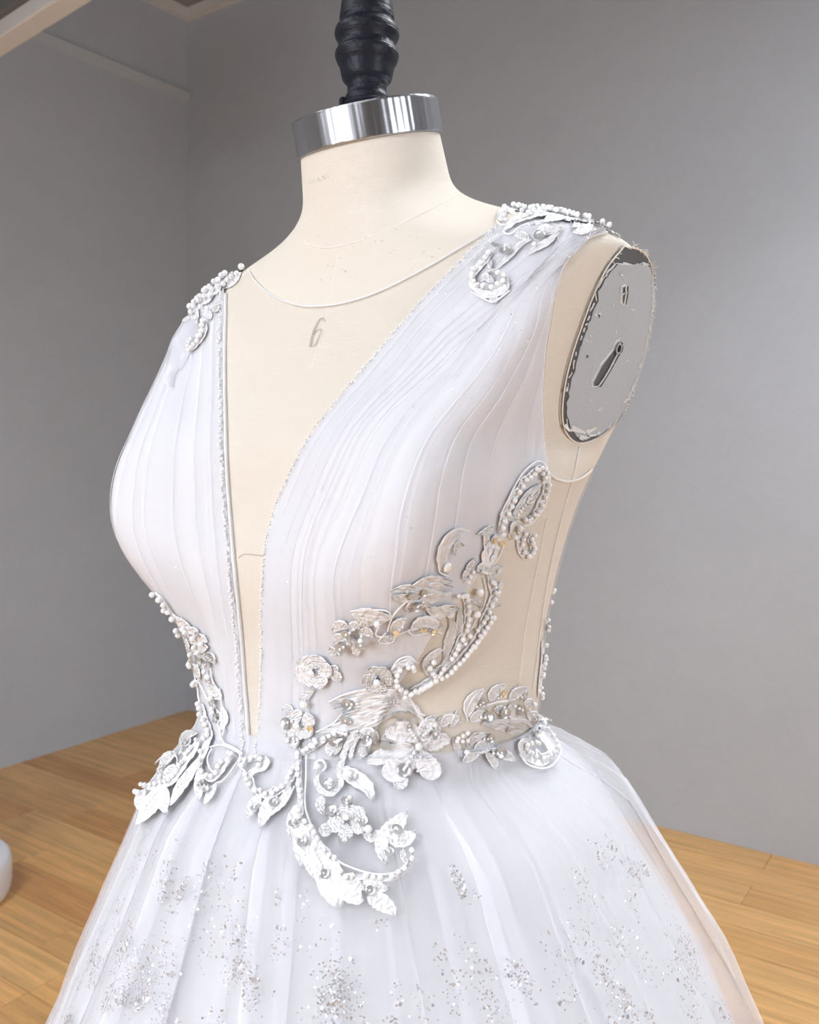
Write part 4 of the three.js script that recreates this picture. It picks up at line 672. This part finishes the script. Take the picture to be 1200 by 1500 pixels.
  L.leaf(c8([[400, 720], [460, 680], [540, 670]]), 17).sequin(...c8([[515, 675]])[0], 8, [-6, 1]).leaf(c8([[560, 640], [610, 640], [650, 660]]), 14).sequin(...c8([[622, 652]])[0], 8, [0, -4]).leaf(c8([[670, 600], [700, 670], [750, 680]]), 18).sequin(...c8([[730, 635]])[0], 8, [-5, -3]).sequin(...c8([[818, 700]])[0], 7, [-4, -8]).leaf(c8([[780, 660], [840, 690], [900, 690]]), 18).leaf(c8([[830, 720], [900, 700], [980, 712]]), 15);
  L.cord(c8([[510, 612], [580, 590], [660, 580]]), 1.8).cord(c8([[390, 720], [380, 650], [430, 550], [490, 495]]), 1.1).leaf(c8([[490, 740], [600, 750], [700, 780], [770, 760]]), 13, S).ribbon(c8([[480, 740], [560, 720], [680, 715], [770, 715], [830, 770]]), 6).sequin(...c8([[650, 765]])[0], 4, 0);
  const spiral = [[890, 770], [915, 808], [950, 860], [972, 895], [975, 930], [955, 965], [925, 985], [905, 998], [880, 1000], [825, 980], [795, 955], [770, 930], [755, 895], [762, 862], [785, 850], [815, 855], [835, 885]];
  L.ribbon(c8([[800, 775], [850, 800], [900, 860], [950, 930], [930, 990], [870, 1020], [800, 990], [745, 930], [740, 870], [780, 835], [830, 860]]), 9).pearls(c8(spiral), 0, 3.7).cord(c8([[860, 760], [940, 800], [1000, 890], [1010, 960], [950, 1040], [870, 1055], [780, 1020], [725, 940]]), 1.6).cord(c8([[900, 870], [935, 930], [880, 960], [840, 920], [850, 980]]), 1.6);
  L.leaf(c8([[430, 930], [480, 890], [560, 860]]), 19).leaf(c8([[540, 900], [610, 930], [700, 995]]), 17).leaf(c8([[500, 920], [550, 980], [572, 1055]]), 13).leaf(c8([[460, 930], [410, 950], [350, 990]]), 14).sequin(...c8([[590, 912]])[0], 8, [-6, 1]).leaf(c8([[400, 880], [430, 830], [550, 810]]), 14, S).sequin(...c8([[530, 822]])[0], 6, [-5, 1]).pearl(...c8([[370, 915]])[0], 4.5).leaf(c8([[380, 890], [420, 850], [500, 800]]), 9);
  L.done();
}
// near shoulder
{
  const L = new Lace('pearl lace applique on the near shoulder strap', LIFT, 760);
  const row = [[200, 215], [165, 190], [190, 150], [245, 130], [290, 115], [330, 105], [370, 95], [437, 100], [475, 115], [510, 125], [550, 130], [585, 135], [625, 150], [665, 155], [715, 150], [750, 150], [785, 155], [830, 175], [850, 185], [905, 210], [960, 210], [990, 230]];
  L.pearls(cs(row), 0, 4).pearls(cs([[250, 210], [310, 230], [365, 212], [405, 200], [445, 190], [480, 185], [530, 175], [590, 165], [620, 170]]), 0, 4.2).pearls(cs([[320, 195], [300, 150], [350, 140], [410, 150], [200, 180], [180, 210]]), 0, 3.6);
  L.ribbon(cs([[215, 235], [160, 210], [180, 160], [260, 135], [370, 110], [480, 125], [600, 150], [720, 160], [850, 190], [980, 230]]), 9).ribbon(cs([[200, 310], [260, 250], [340, 220], [450, 190], [620, 165]]), 9).cord(cs([[140, 230], [170, 275], [240, 270], [190, 320], [240, 340], [330, 280], [470, 250]]), 1.6);
  L.leaf(cs([[480, 250], [560, 210], [680, 200]]), 15).leaf(cs([[640, 240], [720, 210], [830, 230]]), 18).leaf(cs([[690, 330], [780, 310], [850, 260]]), 12).leaf(cs([[690, 290], [760, 250], [850, 240]]), 16, { mat: L_.silver }).leaf(cs([[920, 260], [980, 250], [1080, 300]]), 12).leaf(cs([[900, 240], [960, 220], [1040, 260]]), 10);
  L.leaf(cs([[380, 380], [330, 350], [270, 350]]), 12).leaf(cs([[400, 380], [320, 410], [230, 500], [130, 600]]), 9).leaf(cs([[420, 330], [500, 300], [560, 320]]), 12).leaf(cs([[600, 320], [520, 390], [430, 440], [360, 490]]), 10).leaf(cs([[480, 350], [540, 320], [620, 300]]), 9, { mat: L_.silver });
  L.sequin(...cs([[395, 298]])[0], 5.5, [3, -3]).sequin(...cs([[455, 370]])[0], 8, 0).sequin(...cs([[212, 475]])[0], 8, [0, -5]).sequin(...cs([[140, 430]])[0], 5.5, 0).sequin(...cs([[118, 640]])[0], 4.6, 0).pearl(...cs([[415, 432]])[0], 3.4);
  L.pearls(cs([[95, 490], [68, 522], [42, 560], [-10, 610], [-20, 660], [-12, 700], [18, 728], [60, 735], [118, 742], [160, 720], [200, 700], [202, 660], [160, 640]]), 0, 4.2).ribbon(cs([[110, 470], [50, 540], [-20, 620], [-25, 700], [40, 765], [130, 775], [215, 720], [210, 650]]), 10).leaf(cs([[30, 680], [70, 650], [130, 690]]), 12).leaf(cs([[90, 790], [130, 810], [140, 840]]), 14).leaf(cs([[130, 600], [90, 590], [110, 520]]), 7);
  L.beads(cs([[150, 360], [80, 410], [20, 480], [-40, 540]]), 16, 1.7).cord(cs([[-35, 760], [60, 810], [130, 830], [240, 750]]), 1.4);
  L.done();
}
// far shoulder
{
  const L = new Lace('pearl lace cluster on the far shoulder strap', LIFT, 560);
  L.pearls(cf([[890, 125], [850, 130], [800, 150], [780, 170], [720, 205], [680, 235], [650, 280], [600, 290], [540, 320], [500, 350], [480, 370], [420, 430], [390, 455], [360, 490], [330, 550], [320, 575]]), 0, 4.6);
  L.pearls(cf([[840, 190], [780, 225], [740, 265], [700, 310], [640, 340], [580, 370], [560, 440], [500, 450], [440, 500], [380, 570], [350, 620], [460, 570], [530, 580], [410, 690], [480, 720], [470, 770], [465, 830], [450, 870], [430, 880]]), 0, 4).pearls(cf([[355, 910], [335, 945], [380, 965], [415, 930], [320, 990], [350, 1000], [320, 1030]]), 0, 3.4);
  L.leaf(cf([[860, 150], [760, 230], [690, 330]]), 16).leaf(cf([[660, 310], [560, 360], [480, 390]]), 15).leaf(cf([[580, 400], [480, 440], [400, 520]]), 18).leaf(cf([[440, 600], [510, 620], [540, 680]]), 12).leaf(cf([[400, 560], [370, 640], [380, 740]]), 12).leaf(cf([[560, 600], [600, 560], [620, 500]]), 9, { mat: L_.silver }).ribbon(cf([[470, 690], [480, 780], [440, 880], [370, 960], [320, 1020]]), 7).leaf(cf([[320, 650], [270, 680], [230, 710]]), 5);
  L.done();
}
// loose tulle standing off the far armhole
{
  const out = byLength(cf([[320, 640], [230, 780], [150, 900], [128, 1000], [130, 1100], [128, 1170], [65, 1250], [52, 1310], [70, 1360], [100, 1400]]), 40), inn = byLength(cf([[420, 680], [380, 900], [300, 1060], [230, 1190], [190, 1220], [160, 1260], [150, 1320], [140, 1400]]), 40);
  const edge = (x, y) => { const a = at(x, y, .002, 560).p, s = sizeAt(a), q = V3((x - 600) * s, 0, 0); return V3(Math.min(a.x, q.x), EYE - (y - HORIZON) * s, a.z); };
  const pts = out.map((o, j) => [edge(...o), edge(...inn[j])]);
  for (const dz of [0, .006]) inGown(mesh('tulle_ruffle', gridGeo(8, 40, (i, j) => { const [a, b] = pts[Math.round(j * 40)]; return a.clone().lerp(b, i).add(V3(0, 0, dz * (1 - i) + .004 * Math.sin(Math.PI * i) * Math.sin(j * 9))); }), M.tulle2));
  inGown(mesh('ruffle_hem', tubeGeo(pts.map((q) => q[0]), .0007, 6), M.tulle2));
}
// pearls on the back edge, seen past the silhouette of the near side
{
  const L = new Lace('small pearl lace on the back edge past the near side', .0008, 540);
  const edge = [[165, 215], [160, 240], [140, 330], [115, 500], [128, 570], [110, 600], [88, 745], [90, 855], [92, 880], [75, 925], [75, 970], [65, 1020], [60, 1045], [48, 1150], [50, 1210], [50, 1245]];
  for (const [x, y] of edge) L.pearl(780 + x / 6.525, 830 + y / 6.525, 2.6 + lr(), 0);
  L.leaf(cb([[110, 500], [135, 560], [110, 620]]), 5).ribbon(cb([[80, 700], [80, 860], [60, 1050], [45, 1250]]), 3.5);
  L.done();
}
// tiny bead trims on both edges of the V
{
  const gs = (pts, n, rp, jit, off) => byLength(pts, n).flatMap(([x, y], i) => { const cl = Math.sin(i * 1.9) + lr(); if (cl < -.35) return []; const a = onBody(...pick(x + (lr() - .5) * jit, y + (lr() - .5) * 2), off), r = rp * sizeAt(a) * (.75 + .5 * lr()); return [seedGeo.clone().scale(r, r, r).translate(a.x, a.y, a.z)]; });
  const far = mergeGeometries(gs(vRight.map(([x, y]) => [x - 4, y]), 190, 2.0, 4, .0042)), near = mergeGeometries(gs(vLeft.map(([x, y]) => [x + 1, y]), 210, 1.8, 2.5, .0042));
  for (const g of [far, near]) tag(inGown(mesh('bead_trim', g, L_.bead)), null, null, null, 'stuff');
}
// silver glitter scattered in clusters between the lining and the tulle, and a fine shimmer on the bodice
{
  const r = rng(808), flake = new THREE.CircleGeometry(1, 6), mats = [], gl = new THREE.MeshStandardMaterial({ color: new THREE.Color().setRGB(.66, .67, .69), metalness: .55, roughness: .25, side: THREE.DoubleSide });
  const q = new THREE.Quaternion(), put = (p, n, s) => { const d = n.clone().add(V3(r() - .5, r() - .5, r() - .5).multiplyScalar(.9)).normalize(); q.setFromUnitVectors(V3(0, 0, 1), d); mats.push(new THREE.Matrix4().compose(p, q, V3(s, s, s))); };
  for (let k = 0; k < 400; k++) {
    const phi = (r() - .5) * 2.15 + .66, y = lerp(.972, .79, Math.pow(r(), .65)), big = .3 + r() * 1.1, n = Math.floor(4 + 120 * big * r() * r()), ang = r() * 6.28, ex = .0025 + .008 * big * r();
    for (let i = 0; i < n; i++) { const a = r() * 6.28, d = Math.sqrt(r()) * ex, v = y + Math.sin(a) * d * 1.9, f = phi + Math.cos(a) * d / .2; const p = skirtPt('outer', f, v, .002 + .0035 * r()), c = V3(skirtRing('outer', v)[0], v, -BD), nn = p.clone().sub(c).setY(.02).normalize(); put(p, nn, .00038 + .0006 * r() * r() + (r() < .008 ? .0006 : 0)); }
  }
  const im = new THREE.InstancedMesh(flake, gl, mats.length); mats.forEach((m, i) => im.setMatrixAt(i, m)); im.name = 'silver_glitter'; im.castShadow = im.receiveShadow = true; scene.add(im); inGown(im); im.userData.kind = 'stuff';
  const bm = []; for (const side of ['left', 'right']) { for (let k = 0; k < (side === 'left' ? 1500 : 700); k++) { const s = r(), t = Math.pow(r(), .8), cl = crumple[0](s, t); if (r() > cl * cl * 2.2) continue; const f = panels[side](s, t); q.setFromUnitVectors(V3(0, 0, 1), bodyNormal(...f).add(V3(r() - .5, r() - .5, r() - .5)).normalize()); const z = .0002 + .00035 * r() * r(); bm.push(new THREE.Matrix4().compose(onBody(...f, .0068), q, V3(z, z, z))); } }
  const ib = new THREE.InstancedMesh(flake, gl, bm.length); bm.forEach((m, i) => ib.setMatrixAt(i, m)); ib.name = 'bodice_glitter'; ib.castShadow = ib.receiveShadow = true; scene.add(ib); inGown(ib); ib.userData.kind = 'stuff';
}
console.log('counts', JSON.stringify(counts));
renderer.render(scene, camera);
